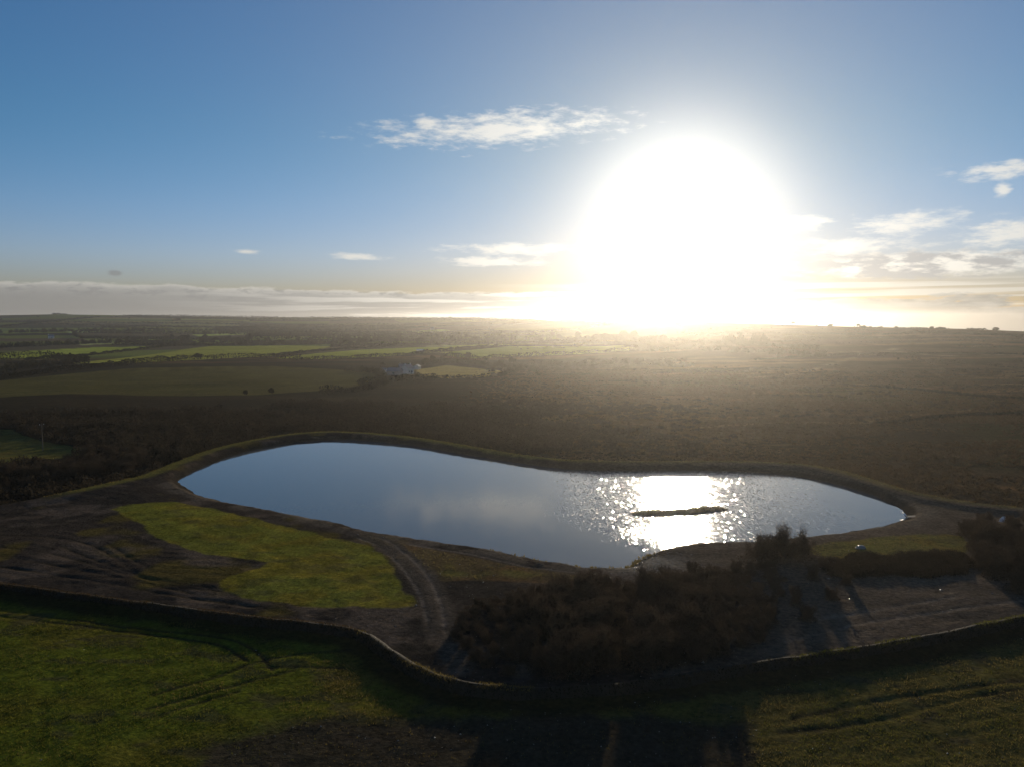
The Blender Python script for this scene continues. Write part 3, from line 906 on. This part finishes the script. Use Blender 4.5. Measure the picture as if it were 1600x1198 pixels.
for x, y in scatter(flats([(1512, 872), (1505, 830), (1560, 826), (1700, 826), (1760, 900), (1620, 930), (1575, 925)]), 2.3, 1600, 6):
    put(PROTO, used_p, random.randrange(4), x, y, random.uniform(.6, .95), 'dark bare shrub in the scrub bordering the far end of the gravel yard', 'shrub', 'dark shrubs bordering the gravel yard')
for x, y in scatter(flats([(-250, 812), (-20, 772), (110, 752), (200, 738), (235, 722), (190, 712), (60, 735), (-60, 745), (-250, 770)], -2), 3.4, 2500, 8):
    put(PROTO, used_p, random.randrange(4), x, y, random.uniform(.8, 1.15), 'dark bare shrub below the edge of the ploughed platform', 'shrub', 'dark shrubs below the platform edge')

# ------------------------------------------------------------------ scrub and heath beyond the dam: uncountable masses
def mass(name, pts, size, hgt, ntri, leaf, mat, label, seed):
    """pts (n,2); each becomes a ragged dome of little triangles"""
    rng = np.random.default_rng(seed)
    n = len(pts); z = Z(pts[:, 0], pts[:, 1], False)
    C = dome(n * ntri, rng).reshape(n, ntri, 3)
    C[:, :, :2] *= np.asarray(size).reshape(-1, 1, 1); C[:, :, 2] *= np.asarray(hgt).reshape(-1, 1)
    C += np.stack([pts[:, 0], pts[:, 1], z], 1)[:, None, :]
    v_, f_ = tri_cloud(C.reshape(-1, 3), leaf, rng, 2.6, .5)
    return tag(mesh_obj(name, v_, f_, mat), label, 'undergrowth', kind='stuff')


def fill(az0, az1, r0, r1, n, seed):
    rng = np.random.default_rng(seed)
    a = rng.uniform(R(az0), R(az1), n); r = np.sqrt(rng.uniform(r0 * r0, r1 * r1, n))
    return np.stack([r * np.sin(a), r * np.cos(a)], 1)


P = RNG.uniform(BRAMBLE.min(0), BRAMBLE.max(0), (1500, 2)); P = P[(sdist(P[:, 0], P[:, 1], BRAMBLE) + (vnoise(P[:, 0], P[:, 1], 3, 13, 2) - .5) * 4 < -.2)]
mass('brambles', P, RNG.uniform(.5, 1.3, len(P)), RNG.uniform(.15, .7, len(P)) * (.3 + 1.2 * vnoise(P[:, 0], P[:, 1], 5, 15, 3)), 90, .045, M_SCRUB, 'low tangle of brown brambles between the pond grass and the gravel yard', 30)
P = fill(-42, 14, 120, 360, 14000, 21)
sl = sdist(P[:, 0], P[:, 1], LOWLAND)
px_ = P[:, 0] / P[:, 1]
far_lim = 352 - 40 * vnoise(P[:, 0], P[:, 1], 60, 5, 2)
keep = (sl < -5) & (sdist(P[:, 0], P[:, 1], CLEAR) > 1) & (vnoise(P[:, 0], P[:, 1], 22, 6, 3) > .36) & (np.hypot(P[:, 0], P[:, 1]) < far_lim)
keep &= RNG.uniform(size=len(P)) < 1 - .8 * sstep(px_, -.02, .2)
P = P[keep]
hs_ = RNG.uniform(1.1, 3.3, len(P)) * (1 - .55 * sstep(P[:, 0] / P[:, 1], -.12, .18)) * (.6 + .8 * vnoise(P[:, 0], P[:, 1], 30, 7, 2))
mass('scrub', P, RNG.uniform(1.2, 2.4, len(P)), hs_, 95, .16, M_SCRUB, 'dark leafless willow scrub filling the low ground behind the pond dam', 31)
print('scrub', len(P))
P = fill(-4, 44, 120, 620, 60000, 22)
sl = sdist(P[:, 0], P[:, 1], LOWLAND)
keep = (sl < -5) & (vnoise(P[:, 0], P[:, 1] * 2, 40, 9, 3) + RNG.normal(0, .1, len(P)) > .34)
keep &= RNG.uniform(size=len(P)) < sstep(P[:, 0] / P[:, 1], -.08, .1) * (1 - sstep(np.hypot(P[:, 0], P[:, 1]), 330, 610))
P = P[keep]
mass('heath', P, RNG.uniform(.4, 1.1, len(P)), RNG.uniform(.15, .65, len(P)) * (.5 + vnoise(P[:, 0], P[:, 1], 35, 12, 2)), 13, .16, M_HEATH, 'brown heather and dead bracken tussocks of the moor beyond the pond', 32)
print('heath', len(P))
P = fill(-2, 44, 150, 1100, 9000, 23)
keep = (sdist(P[:, 0], P[:, 1], LOWLAND) < -6) & (vnoise(P[:, 0], P[:, 1] * 1.6, 60, 14, 4, .6) > .58) & (RNG.uniform(size=len(P)) < sstep(P[:, 0] / P[:, 1], -.02, .12))
P = P[keep]; print('gorse', len(P))
mass('gorse', P, RNG.uniform(.8, 2.2, len(P)), RNG.uniform(.4, 1.3, len(P)), 40, .2, M_SCRUB, 'dark gorse clumps spread over the brown moor', 33)

# ------------------------------------------------------------------ turf, stones and shore rushes
def in_fov(n, r0, r1, seed): return fill(-36, 36, r0, r1, n, seed)


P = in_fov(90000, 55, 98, 41)
sf = sdist(P[:, 0], P[:, 1], FIELD); so = sdist(P[:, 0], P[:, 1], SOIL_F)
keep = (sf < -1.6 - 4.0 * vnoise(P[:, 0], P[:, 1], 4, 49, 2)) & ((so > 0) | (RNG.uniform(size=len(P)) < .12)) & (vnoise(P[:, 0], P[:, 1], 2.6, 43, 3) > .38)
for l in RUT_D: keep &= seg_dist(P[:, 0], P[:, 1], l) > .3
P = P[keep]; left = vnoise(P[:, 0], P[:, 1], 7, 45, 3) + sstep(P[:, 0], -26, -4) * .30 + RNG.normal(0, .08, len(P)) < .62
for mk, mt, nm, lab in ((left, M_GREENT, 'grass', 'short green winter grass of the front field'), (~left, M_STRAW, 'dry_grass', 'yellowed grass mixed into the front field')):
    v_, f_ = grass_tris(P[mk][:, 0], P[mk][:, 1], Z(P[mk][:, 0], P[mk][:, 1]), .13, RNG, 2)
    tag(mesh_obj(nm, v_, f_, mt), lab, 'grass', kind='stuff')
P = in_fov(60000, 90, 150, 46)
keep = sdist(P[:, 0], P[:, 1], G_CRESC) + (vnoise(P[:, 0], P[:, 1], 2, 47, 3) - .5) * 3.0 < -.3
P = P[keep]; P = P[vnoise(P[:, 0], P[:, 1] * 1.5, 2.4, 48, 3) > .36]
v_, f_ = grass_tris(P[:, 0], P[:, 1], Z(P[:, 0], P[:, 1]), .11, RNG, 2)
tag(mesh_obj('grass', v_, f_, M_GREENT), 'bright new grass on the crescent patch beside the pond', 'grass', kind='stuff')
P = in_fov(70000, 90, 240, 49)
sl = sdist(P[:, 0], P[:, 1], LOWLAND); sp = sdist(P[:, 0], P[:, 1], POND)
e = np.minimum(np.abs(sl - .4) - 1.6 + (vnoise(P[:, 0], P[:, 1], 4, 50, 2) - .5) * 3, 9)
keep = ((e < 0) & (sp < 24)) | (sdist(P[:, 0], P[:, 1], G_RIGHT) < -.3) | (sdist(P[:, 0], P[:, 1], G_TRI) < -.3)
P = P[keep]
v_, f_ = grass_tris(P[:, 0], P[:, 1], Z(P[:, 0], P[:, 1]), .20, RNG, 3)
tag(mesh_obj('rough_grass', v_, f_, M_STRAW), 'rough yellow grass on the dam crown and pond margins', 'grass', kind='stuff')
# rushes standing at the near shore
i = RNG.integers(0, len(POND), 1500)
P = POND[i] + RNG.normal(0, .35, (1500, 2))
P = P[(P[:, 1] < 112) & (sdist(P[:, 0], P[:, 1], POND) > -.6)]
v_, f_ = grass_tris(P[:, 0], P[:, 1], np.full(len(P), WATER_Z - .05), .42, RNG, 4, .2)
tag(mesh_obj('rushes', v_, f_, M_STRAW), 'thin rushes along the near pond shore', 'rushes', kind='stuff')


def stones(P, size, rng):
    o8 = np.array([(1, 0, 0), (0, 1, 0), (-1, 0, 0), (0, -1, 0), (0, 0, .7), (0, 0, -.7)], float)
    f8 = np.array([(0, 1, 4), (1, 2, 4), (2, 3, 4), (3, 0, 4), (1, 0, 5), (2, 1, 5), (3, 2, 5), (0, 3, 5)])
    n = len(P); s = size * rng.lognormal(0, .45, n)
    t = rng.uniform(0, 6.28, n); c, d = np.cos(t), np.sin(t)
    W = o8[None] * (1 + rng.normal(0, .25, (n, 6, 3)))
    V = np.empty_like(W)
    V[:, :, 0] = W[:, :, 0] * c[:, None] - W[:, :, 1] * d[:, None]; V[:, :, 1] = W[:, :, 0] * d[:, None] + W[:, :, 1] * c[:, None]; V[:, :, 2] = W[:, :, 2]
    V = V * s[:, None, None] + np.stack([P[:, 0], P[:, 1], Z(P[:, 0], P[:, 1]) + s * .25], 1)[:, None, :]
    F = f8[None] + (np.arange(n) * 6)[:, None, None]
    return V.reshape(-1, 3), F.reshape(-1, 3)


P = in_fov(16000, 55, 125, 51)
sf = sdist(P[:, 0], P[:, 1], FIELD); so = sdist(P[:, 0], P[:, 1], SOIL_F)
pr = np.where(sf < -1, np.where(so < 0, .30, np.where(P[:, 0] > 5, .10, .01)), np.where(P[:, 0] > -30, .22, .05))
pr = pr * (sdist(P[:, 0], P[:, 1], POND) > 1.5) * (sdist(P[:, 0], P[:, 1], G_CRESC) > 0) * (.3 + 1.4 * vnoise(P[:, 0], P[:, 1], 6, 52, 2)) * (sdist(P[:, 0], P[:, 1], LOWLAND) > 1)
P = P[RNG.uniform(size=len(P)) < pr]
v_, f_ = stones(P, .036, RNG)
tag(mesh_obj('stones', v_, f_, M_STONE), 'pale wet stones lying loose on the bare soil', 'stones', kind='stuff')
P = np.array([flat(1012, 878) for _ in range(500)]) + RNG.normal(0, 1, (500, 2)) * (2.6, 3.4)
P = P[(sdist(P[:, 0], P[:, 1], POND) > .3) & (sdist(P[:, 0], P[:, 1], THICK) > -3)]
v_, f_ = stones(P, .055, RNG)
tag(mesh_obj('shore_stones', v_, f_, M_STONE), 'pale stones on the small cove of the near pond shore', 'stones', kind='stuff')

# ------------------------------------------------------------------ trees
def tree_proto(seed, h, w_, lumps, ntri, leaf, mat, name='tree', conic=False, bare=False):
    rng = np.random.default_rng(seed); rd = random.Random(seed)
    o = empty(name, (0, 0, 0))
    tb = MB(); tb.tube((0, 0, -.3), (0, 0, h * .45), .04 * h, .022 * h, 7)
    C = []
    per = ntri // lumps
    for k in range(lumps):
        a = rd.uniform(0, 6.28)
        if conic:
            f = k / lumps; rr = w_ * (1 - f) * .55; c = np.array([math.cos(a) * rr * .5, math.sin(a) * rr * .5, h * (.15 + .78 * f)])
            s = np.array([rr * 1.0 + .2, rr * 1.0 + .2, h * .10])
        else:
            rr = w_ * rd.uniform(.1, .62); f = rd.uniform(.0, 1)
            c = np.array([math.cos(a) * rr, math.sin(a) * rr, h * (.42 + .42 * f * (1 - .5 * rr / w_))])
            s = np.array([1, 1, .8]) * w_ * rd.uniform(.28, .45)
        tb.tube((0, 0, h * .3), tuple(c), .014 * h, .005 * h, 5)
        d = dome(per, rng, .7) * s + c; C.append(d)
    tb.build('trunk', M_BARK, o)
    v_, f_ = tri_cloud(np.vstack(C), leaf, rng, 1.8)
    mesh_obj('crown', v_, f_, mat, o)
    return o


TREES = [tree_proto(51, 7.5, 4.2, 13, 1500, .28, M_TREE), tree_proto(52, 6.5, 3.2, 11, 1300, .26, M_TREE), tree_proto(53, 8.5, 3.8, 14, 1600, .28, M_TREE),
         tree_proto(54, 16, 5.5, 12, 1700, .5, M_TREE, 'pine_tree', True)]
used_t = [False] * 4
for u, v, s, i, lab in [(731, 562, .95, 0, 'dark round tree on the field edge beside the farm, taller of a pair'), (716, 562, .7, 1, 'small dark tree just left of the taller round tree near the farm'),
                        (310, 562, .85, 0, 'broad rounded tree swelling out of the long dark hedge left of the farm'), (425, 617, .62, 1, 'dark tree standing alone at the scrub edge below the large olive field'),
                        (385, 619, .55, 1, 'small dark bush tree beside the lone tree at the scrub edge'), (290, 536, 1.5, 2, 'tall dark tree in the far hedge above the pale strip field'),
                        (355, 536, 1.3, 0, 'spreading dark tree in the far hedge, right of the tall one'), (392, 534, 1.6, 2, 'heavy dark tree clump member standing above the far hedges'),
                        (566, 604, .8, 1, 'small tree at the lower left of the white farm'), (598, 578, .8, 2, 'tree behind the grey barn gable'),
                        (664, 572, .9, 0, 'dark tree sheltering the farmhouse on its right'), (676, 566, .8, 2, 'tree on the hedge right of the farmhouse'),
                        (690, 564, .7, 1, 'low tree on the hedge between the farmhouse and the tree pair'),
                        (780, 575, .9, 0, 'dark tree at the end of the brown farm paddock'), (800, 572, 1.0, 2, 'tall tree where the hedge leaves the brown paddock'), (760, 566, .7, 1, 'low tree above the brown paddock')]:
    x, y = G(u, v)
    put(TREES, used_t, i, x, y, s, lab, 'tree', 'trees round the farm and its fields', None, -.2)
for k in range(24):
    u = 1130 + k * 3.1; v = 538 + random.uniform(-6, 4)
    x, y = G(u, v)
    put(TREES, used_t, 3, x, y, random.uniform(.45, .68), 'hazy dark conifer in the plantation under the sun glare', 'conifer', 'conifers of the plantation under the sun', None, -.3)
rows = [(420, 545, 14, 533), (540, 700, 26, 536), (700, 790, 10, 534), (830, 1000, 22, 531), (250, 420, 12, 533)]
for u0, u1, n_, v0 in rows:
    for k in range(n_):
        u = random.uniform(u0, u1); v = v0 + random.uniform(-4, 3)
        x, y = G(u, v)
        put(TREES, used_t, random.randrange(3), x, y, random.uniform(.8, 1.5), 'small dark tree in the treelines across the middle distance', 'tree', 'trees of the distant treelines', None, -.3)
for k in range(34):
    u = random.choice((random.uniform(30, 900), random.uniform(900, 1590))); v = np.interp(u, SKYL[:, 0], SKYL[:, 1]) + random.uniform(1, 7)
    x, y = G(u, v)
    put(TREES, used_t, random.randrange(3), x, y, random.uniform(.6, 1.2), 'tiny dark tree close under the skyline', 'tree', 'trees along the skyline', None, -.6, .7)
for u0, u1, n_ in ((1335, 1378, 22), (1398, 1486, 64), (1512, 1558, 30), (1275, 1285, 2)):
    for k in range(n_):
        u = random.uniform(u0, u1); a, _ = azel(u, 510)
        r_ = np.interp(R(a), _az, _R) - random.uniform(2, 30)
        put(TREES, used_t, random.randrange(3), r_ * math.sin(R(a)), r_ * math.cos(R(a)), random.uniform(.32, .5), 'dark tree of the copses standing on the moor skyline', 'tree',
            'trees of the copses on the moor skyline', None, -.4, .8)

# ------------------------------------------------------------------ hedgerows: each one a thing
def hedge(pts, h, w_, dens, leaf, label, group, seed, cat='hedgerow'):
    rng = np.random.default_rng(seed); pts = np.asarray(pts)
    sg = np.hypot(*np.diff(pts, axis=0).T); cu = np.concatenate([[0], np.cumsum(sg)]); Lh = cu[-1]
    n = max(30, int(Lh * dens)); t = rng.uniform(0, Lh, n)
    x = np.interp(t, cu, pts[:, 0]); y = np.interp(t, cu, pts[:, 1])
    hh = h * (.45 + 1.1 * vnoise(t, t * 0 + seed, 9, seed, 3))
    f = rng.uniform(0, 1, n) ** .7
    x = x + rng.normal(0, w_ * .4, n) * (1.1 - .6 * f); y = y + rng.normal(0, w_ * .4, n) * (1.1 - .6 * f)
    c = np.stack([x, y, Z(x, y, False) - .1 + f * hh], 1)
    o0 = c.mean(0); o0[2] = zat(o0[0], o0[1])
    v_, f_ = tri_cloud(c - o0, leaf, rng, 1.5)
    o = mesh_obj('hedgerow', v_, f_, M_HEDGE); o.location = o0
    return tag(o, label, cat, group)


HED = [([(40, 563), (110, 558), (200, 549), (270, 541)], 2.0, 'dark hedge between the pale strip field and the yellow field left of it'),
       ([(190, 572), (230, 568), (310, 562), (400, 560), (470, 561)], 3.6, 'thick dark hedge above the large olive field'),
       ([(-60, 602), (0, 594), (60, 585), (130, 577), (190, 571)], 2.6, 'dark hedge sloping along the upper left edge of the large olive field'),
       ([(-60, 568), (30, 562), (80, 562), (140, 570)], 5.0, 'deep dark hedge belt at the left edge beyond the large olive field'),
       ([(425, 557), (480, 551), (540, 546), (600, 543), (660, 541)], 2.0, 'thin dark hedge between two yellow green strip fields'),
       ([(460, 563), (530, 562), (590, 559), (640, 556), (685, 550), (740, 545), (800, 541)], 2.6, 'long dark hedge passing just above the white farm'),
       ([(270, 541), (360, 539), (450, 538), (560, 538), (640, 539), (700, 538)], 2.2, 'long level hedge along the far side of the strip fields'),
       ([(690, 557), (720, 560), (760, 562), (800, 560), (860, 556), (930, 553), (1000, 547)], 3.2, 'bushy hedge under the hazy green field right of the farm'),
       ([(660, 570), (700, 567), (760, 572), (800, 578)], 2.4, 'scrubby hedge along the top of the brown paddock'),
       ([(650, 592), (710, 593), (770, 590), (800, 580)], 2.2, 'scrubby hedge along the bottom of the brown paddock'),
       ([(540, 580), (590, 584), (600, 600), (560, 612), (500, 616)], 2.8, 'dark hedge closing the right end of the large olive field'),
       ([(560, 607), (620, 596), (680, 594)], 3.0, 'rough hedge in front of the white farm'),
       ([(800, 539), (880, 537), (970, 538), (1010, 541)], 2.6, 'hazy hedge along the top of the green field right of the farm'),
       ([(1180, 563), (1260, 558), (1340, 554), (1440, 553), (1590, 554)], 1.0, 'faint line of gorse crossing the moor'),
       ([(1360, 604), (1440, 611), (1520, 619), (1600, 624), (1680, 628)], .9, 'thin dark ditch hedge slanting across the brown moor'),
       ([(1370, 662), (1440, 656), (1500, 650), (1620, 645)], .8, 'low gorse line nearest the pond on the moor'),
       ([(1000, 536), (1080, 537), (1180, 541), (1280, 547)], 3.0, 'hazy hedge running under the plantation conifers'),
       ([(1150, 523), (1250, 522), (1350, 524), (1460, 522), (1600, 527)], 2.0, 'low dark hedge just under the moor skyline')]
for k, (l, h_, lab) in enumerate(HED):
    P = smooth_line(Gs(l), 5)
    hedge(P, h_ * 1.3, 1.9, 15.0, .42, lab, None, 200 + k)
# the patchwork of small farms further off
hc = 0
for row in range(5, 30):
    for c0 in range(-22, 9):
        for orient in (0, 1):
            if hc > 235 or _h(np.array([c0]), np.array([row]), 300 + orient)[0] > (.62 if orient == 0 else .4): continue
            s_ = np.linspace(0, 1 + (orient == 0), 14)
            a_, b_ = ((c0 + s_) * CW, np.full(14, row * CD)) if orient == 0 else (np.full(14, c0 * CW), (row + s_) * CD)
            qx, qy = a_ * CR - b_ * SR, a_ * SR + b_ * CR
            hx, hy = unwarp(qx, qy)
            r_ = np.hypot(hx, hy); a1 = np.degrees(np.arctan2(hx, hy))
            if r_.min() < 1020 or r_.max() > 3100 or a1.max() > 9 or a1.min() < -35: continue
            hedge(np.stack([hx, hy], 1), 3.6, 2.4, 3.2, .95, 'dark hedge line dividing the small distant fields', 'hedges of the distant farmland', 400 + hc); hc += 1
print('far hedges', hc)


def wood(l, h, depth, label, seed):
    rng = np.random.default_rng(seed); P = smooth_line(Gs(l), 6)
    sg = np.hypot(*np.diff(P, axis=0).T); cu = np.concatenate([[0], np.cumsum(sg)]); n = int(cu[-1] / 3.2) + 8
    t_ = rng.uniform(0, cu[-1], n)
    pts = np.stack([np.interp(t_, cu, P[:, 0]) + rng.normal(0, depth * .3, n), np.interp(t_, cu, P[:, 1]) + rng.normal(0, depth, n)], 1)
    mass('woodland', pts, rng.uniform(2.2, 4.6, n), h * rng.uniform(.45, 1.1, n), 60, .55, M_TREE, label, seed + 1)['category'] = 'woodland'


for k, (l, h_, dp, lab) in enumerate([([(235, 538), (300, 536), (380, 534), (430, 534)], 7, 10, 'dark wood behind the strip fields, left of centre'),
        ([(530, 537), (620, 534), (710, 533), (800, 533)], 9, 14, 'long dark wood behind the strip fields above the farm'),
        ([(-40, 592), (0, 580), (60, 572), (110, 569)], 5, 12, 'dark wood at the left edge above the large olive field'),
        ([(-20, 545), (60, 540), (120, 538), (230, 535)], 6, 10, 'dark wood behind the pale strip field on the left'),
        ([(0, 520), (140, 518), (260, 517)], 7, 14, 'far wood under the left skyline'), ([(330, 515), (460, 513), (640, 512)], 7, 14, 'far wood under the skyline left of the sun'),
        ([(820, 533), (900, 531), (1000, 531), (1060, 533)], 7, 12, 'hazy wood above the green field right of the farm'),
        ([(380, 527), (470, 525), (560, 526)], 7, 12, 'middle wood between the small distant fields'),
        ([(990, 548), (1080, 546), (1180, 550), (1300, 556)], 4, 16, 'hazy thicket crossing the moor below the plantation'),
        ([(780, 580), (860, 572), (960, 566), (1080, 570)], 3.2, 22, 'rough dark wood edge right of the brown paddock')]):
    wood(l, h_, dp, lab, 700 + k * 3)

# ------------------------------------------------------------------ buildings
def house(name, loc, rz, w_, d_, eave, ridge, wall, roof, label, cat, group=None, chim=0, door=True, wins=2, hip=0.0):
    o = empty(name, loc, rz); tag(o, label, cat, group)
    b = MB(); hw, hd = w_ / 2, d_ / 2
    V = [(-hw, -hd, -.6), (hw, -hd, -.6), (hw, hd, -.6), (-hw, hd, -.6), (-hw, -hd, eave), (hw, -hd, eave), (hw, hd, eave), (-hw, hd, eave), (-hw, 0, ridge - .06), (hw, 0, ridge - .06)]
    b.add(V, [(0, 1, 5, 4), (2, 3, 7, 6), (1, 2, 6, 9, 5), (3, 0, 4, 8, 7), (0, 3, 2, 1)])
    b.build('wall', wall, o)
    r_ = MB(); ov = .3; t_ = .14; sl_ = (ridge - eave) / hd; e_ = eave - ov * sl_
    for sg in (-1, 1):
        V = [(-hw - ov, sg * (hd + ov), e_ + .05), (hw + ov, sg * (hd + ov), e_ + .05), (hw + ov - hip, 0, ridge + .02), (-hw - ov + hip, 0, ridge + .02)]
        V += [(x, y, z + t_) for x, y, z in V]
        r_.add(V, [(0, 1, 2, 3), (7, 6, 5, 4), (0, 4, 5, 1), (1, 5, 6, 2), (3, 7, 4, 0)])
    rf = r_.build('roof', roof, o)
    for k in range(chim):
        x = (-hw + .6) if k == 0 else (hw - .6)
        c = MB(); c.box(x - .35, x + .35, -.3, .3, ridge - .8, ridge + .9); c.tube((x, 0, ridge + .9), (x, 0, ridge + 1.2), .12, .1, 8)
        c.build('chimney', wall, rf)
    for k in range(wins):
        x = -hw + w_ * (k + .75) / (wins + .5)
        f = MB(); z0 = .9
        f.box(x - .55, x + .55, -hd - .05, -hd + .05, z0 - .08, z0); f.box(x - .55, x + .55, -hd - .05, -hd + .05, z0 + 1.15, z0 + 1.23)
        f.box(x - .55, x - .48, -hd - .05, -hd + .05, z0, z0 + 1.15); f.box(x + .48, x + .55, -hd - .05, -hd + .05, z0, z0 + 1.15)
        fo = f.build('window', M_PIPE, o)
        g_ = MB(); g_.box(x - .48, x + .48, -hd - .03, -hd + .02, z0, z0 + 1.15); g_.build('pane', M_GLASS, fo)
    if door:
        dm = MB(); x = hw * .12; dm.box(x - .45, x + .45, -hd - .06, -hd + .04, 0, 2.0); dd = dm.build('door', M_DOOR, o)
        hn = MB(); hn.tube((x + .33, -hd - .06, 1.0), (x + .33, -hd - .13, 1.0), .03, .03, 6); hn.build('handle', M_STONE, dd)
    return o


def hs(u, v): p_ = G(u, v); return (p_[0], p_[1], zat(p_[0], p_[1]))


house('barn', hs(617, 586), R(-12), 8.5, 6.5, 2.6, 4.6, M_STONEW, M_SLATE, 'long barn of the farm with a blue grey slate roof', 'barn', None, 0, True, 1)
house('farmhouse', hs(637, 584), R(62), 7, 5, 4.0, 5.9, M_WALL, M_TILE, 'white farmhouse with a chimney beside the blue grey barn', 'house', None, 2, True, 2)
house('cottage', hs(629, 579), R(20), 5, 4.4, 2.8, 4.6, M_STONEW, M_TILE, 'small stone farm building with a tan roof behind the barn', 'cottage', None, 1, True, 1)
house('outbuilding', hs(652, 577), R(80), 5.5, 3.6, 2.2, 3.4, M_WALL, M_SLATE, 'small white outbuilding at the upper right of the farm', 'outbuilding', None, 0, True, 1)
house('shed', hs(599, 582), R(-10), 4.5, 3, 2.0, 3.0, M_WALL, M_SLATE, 'tiny pale shed at the left end of the farm', 'shed', None, 0, True, 0)
house('shed', hs(657, 551), R(8), 8, 6, 2.6, 3.0, M_WALL, M_TIN, 'tin roofed shed glinting in the sun on the hedge above the farm', 'shed', None, 0, True, 1)
house('house', hs(80, 529), R(30), 8, 6, 3.5, 5.5, M_WALL, M_SLATE, 'single white house shining far off among the hedges on the left', 'house', None, 1, True, 2)
for u, v, lab in ((676, 516, 'white cottage beside the pale field under the skyline'), (1060, 508, 'pale house on the skyline below the sun')):
    house('cottage', hs(u, v), R(random.uniform(-40, 40)), 8, 6, 3.5, 5.5, M_STONEW, M_SLATE, lab, 'cottage', None, 1, True, 2)

# ------------------------------------------------------------------ poles
def pole(h, r, arm=True):
    o = empty('utility_pole', (0, 0, 0))
    b = MB(); b.tube((0, 0, -.8), (0, 0, h), r, r * .7, 8); b.build('post', M_WOOD, o)
    a = MB(); a.box(-.75, .75, -.06, .06, h - .55, h - .42); ar = a.build('crossarm', M_WOOD, o)
    i_ = MB()
    for x in (-.6, 0, .6): i_.tube((x, 0, h - .42), (x, 0, h - .22), .06, .04, 6)
    i_.build('insulators', M_PIPE, ar)
    return o


P0 = pole(7.6, .11); first = True
for u, v, lab in ((349, 560, 'utility pole standing on the hedge below the yellow strip field'), (505, 559, 'utility pole in the middle strip field left of the farm'),
                  (67, 704, 'lone pole rising from the dark scrub by the small clearing'), (577, 553, 'utility pole on the strip field hedge just left of the farm'),
                  (270, 546, 'far utility pole at the tip of the pale strip field')):
    o = P0 if first else copy_tree(P0); first = False
    o.location = hs(u, v); o.rotation_euler.z = R(random.uniform(40, 70)); tag(o, lab, 'pole', 'utility poles crossing the farmland')

# ------------------------------------------------------------------ at the outlet end of the pond
x, y = flat(1420, 806, -.2); o = empty('jetty', (x, y, WATER_Z), R(8)); tag(o, 'short plank jetty at the far right tip of the pond', 'jetty')
b = MB()
for k in range(4): b.box(-.4, 3.6, -.45 + k * .23, -.45 + k * .23 + .2, .62, .68)
b.build('deck', M_WOOD, o)
for xx, yy in ((-.2, -.38), (-.2, .42), (1.9, -.38), (1.9, .42)):
    p_ = MB(); p_.tube((xx, yy, -1.2), (xx, yy, .615), .07, .06, 8); p_.build('leg', M_WOOD, o)
h_ = MB(); h_.box(-.4, 3.6, .49, .54, .60, .69); h_.build('edge_board', M_WOOD, o)
x, y = flat(1415, 808, WATER_Z); o = empty('outlet_pipe', (x, y, WATER_Z), R(35)); tag(o, 'white plastic outlet pipe sloping into the water below the plank jetty', 'pipe')
b = MB(); b.tube((-.7, -.9, .05), (.6, 1.0, .75), .15, .15, 12); b.build('pipe_run', M_PIPE, o, True)
b = MB(); b.tube((-.7, -.9, .05), (-1.9, -.7, .06), .11, .10, 12); b.build('float_arm', M_PIPE, o, True)
b = MB(); b.tube((.52, .88, .70), (.68, 1.12, .80), .20, .20, 12); b.build('collar', M_PIPE, o, True)

x, y = flat(1533, 821); o = empty('gate_post', (x, y, zat(x, y))); tag(o, 'dark upright wooden post by the scrub at the right end of the track', 'post')
b = MB(); b.box(-.16, .16, -.14, .14, -.4, 1.45); b.build('post_shaft', M_WOOD, o)
b = MB(); b.add([(-.2, -.18, 1.453), (.2, -.18, 1.453), (.2, .18, 1.453), (-.2, .18, 1.453), (0, 0, 1.62)], [(0, 3, 2, 1), (0, 1, 4), (1, 2, 4), (2, 3, 4), (3, 0, 4)]); b.build('cap', M_WOOD, o)
b = MB(); b.tube((0, -.2, 1.05), (0, -.14, 1.05), .05, .05, 8); b.build('latch', M_STONE, o)


def lump(name, loc, s, mat, seed, label, cat):
    gx, gy = np.meshgrid(np.linspace(0, 2 * np.pi, 29)[:-1], np.linspace(0, np.pi / 2, 9))
    rr = 1 + (vnoise(gx * 2 + seed, gy * 3, .8, seed, 3) - .5) * .8
    Vx = np.stack([np.cos(gx) * np.cos(gy) * rr * s[0], np.sin(gx) * np.cos(gy) * rr * s[1], np.sin(gy) * rr * s[2] - .08], -1).reshape(-1, 3)
    Fx = [(r_ * 28 + c_, r_ * 28 + (c_ + 1) % 28, (r_ + 1) * 28 + (c_ + 1) % 28, (r_ + 1) * 28 + c_) for r_ in range(8) for c_ in range(28)]
    o = mesh_obj(name, Vx, np.array(Fx), mat); o.location = loc
    return tag(o, label, cat)


x, y = flat(1568, 817); lump('white_sheeting', (x, y, zat(x, y) + .35), (.62, .45, .75), M_TARP, 5, 'shiny crumpled white sheeting heap lying in the dark scrub at the right', 'sheeting')
x, y = flat(1345, 858); lump('boulder', (x, y, zat(x, y)), (.7, .45, .5), M_STONE, 9, 'pale boulder on the grass strip between pond and brambles', 'boulder')
x, y = flat(842, 882); lump('boulder', (x, y, zat(x, y) - .1), (.7, .4, .35), M_BARK, 12, 'dark flat boulder on the near shore beside the rushes', 'boulder')

# ------------------------------------------------------------------ the air
hz = MB(); hz.box(-3600, 3600, -3600, 3600, -80, 67)
m, t, out = mat_new('haze')
pv = t.new('ShaderNodeVolumePrincipled')
pv.inputs['Color'].default_value = c4(1.0, .965, .91); pv.inputs['Density'].default_value = .000095; pv.inputs['Anisotropy'].default_value = .87
t.l.new(pv.outputs[0], out.inputs['Volume'])
m.cycles.homogeneous_volume = True
tag(hz.build('haze', m), kind='stuff')
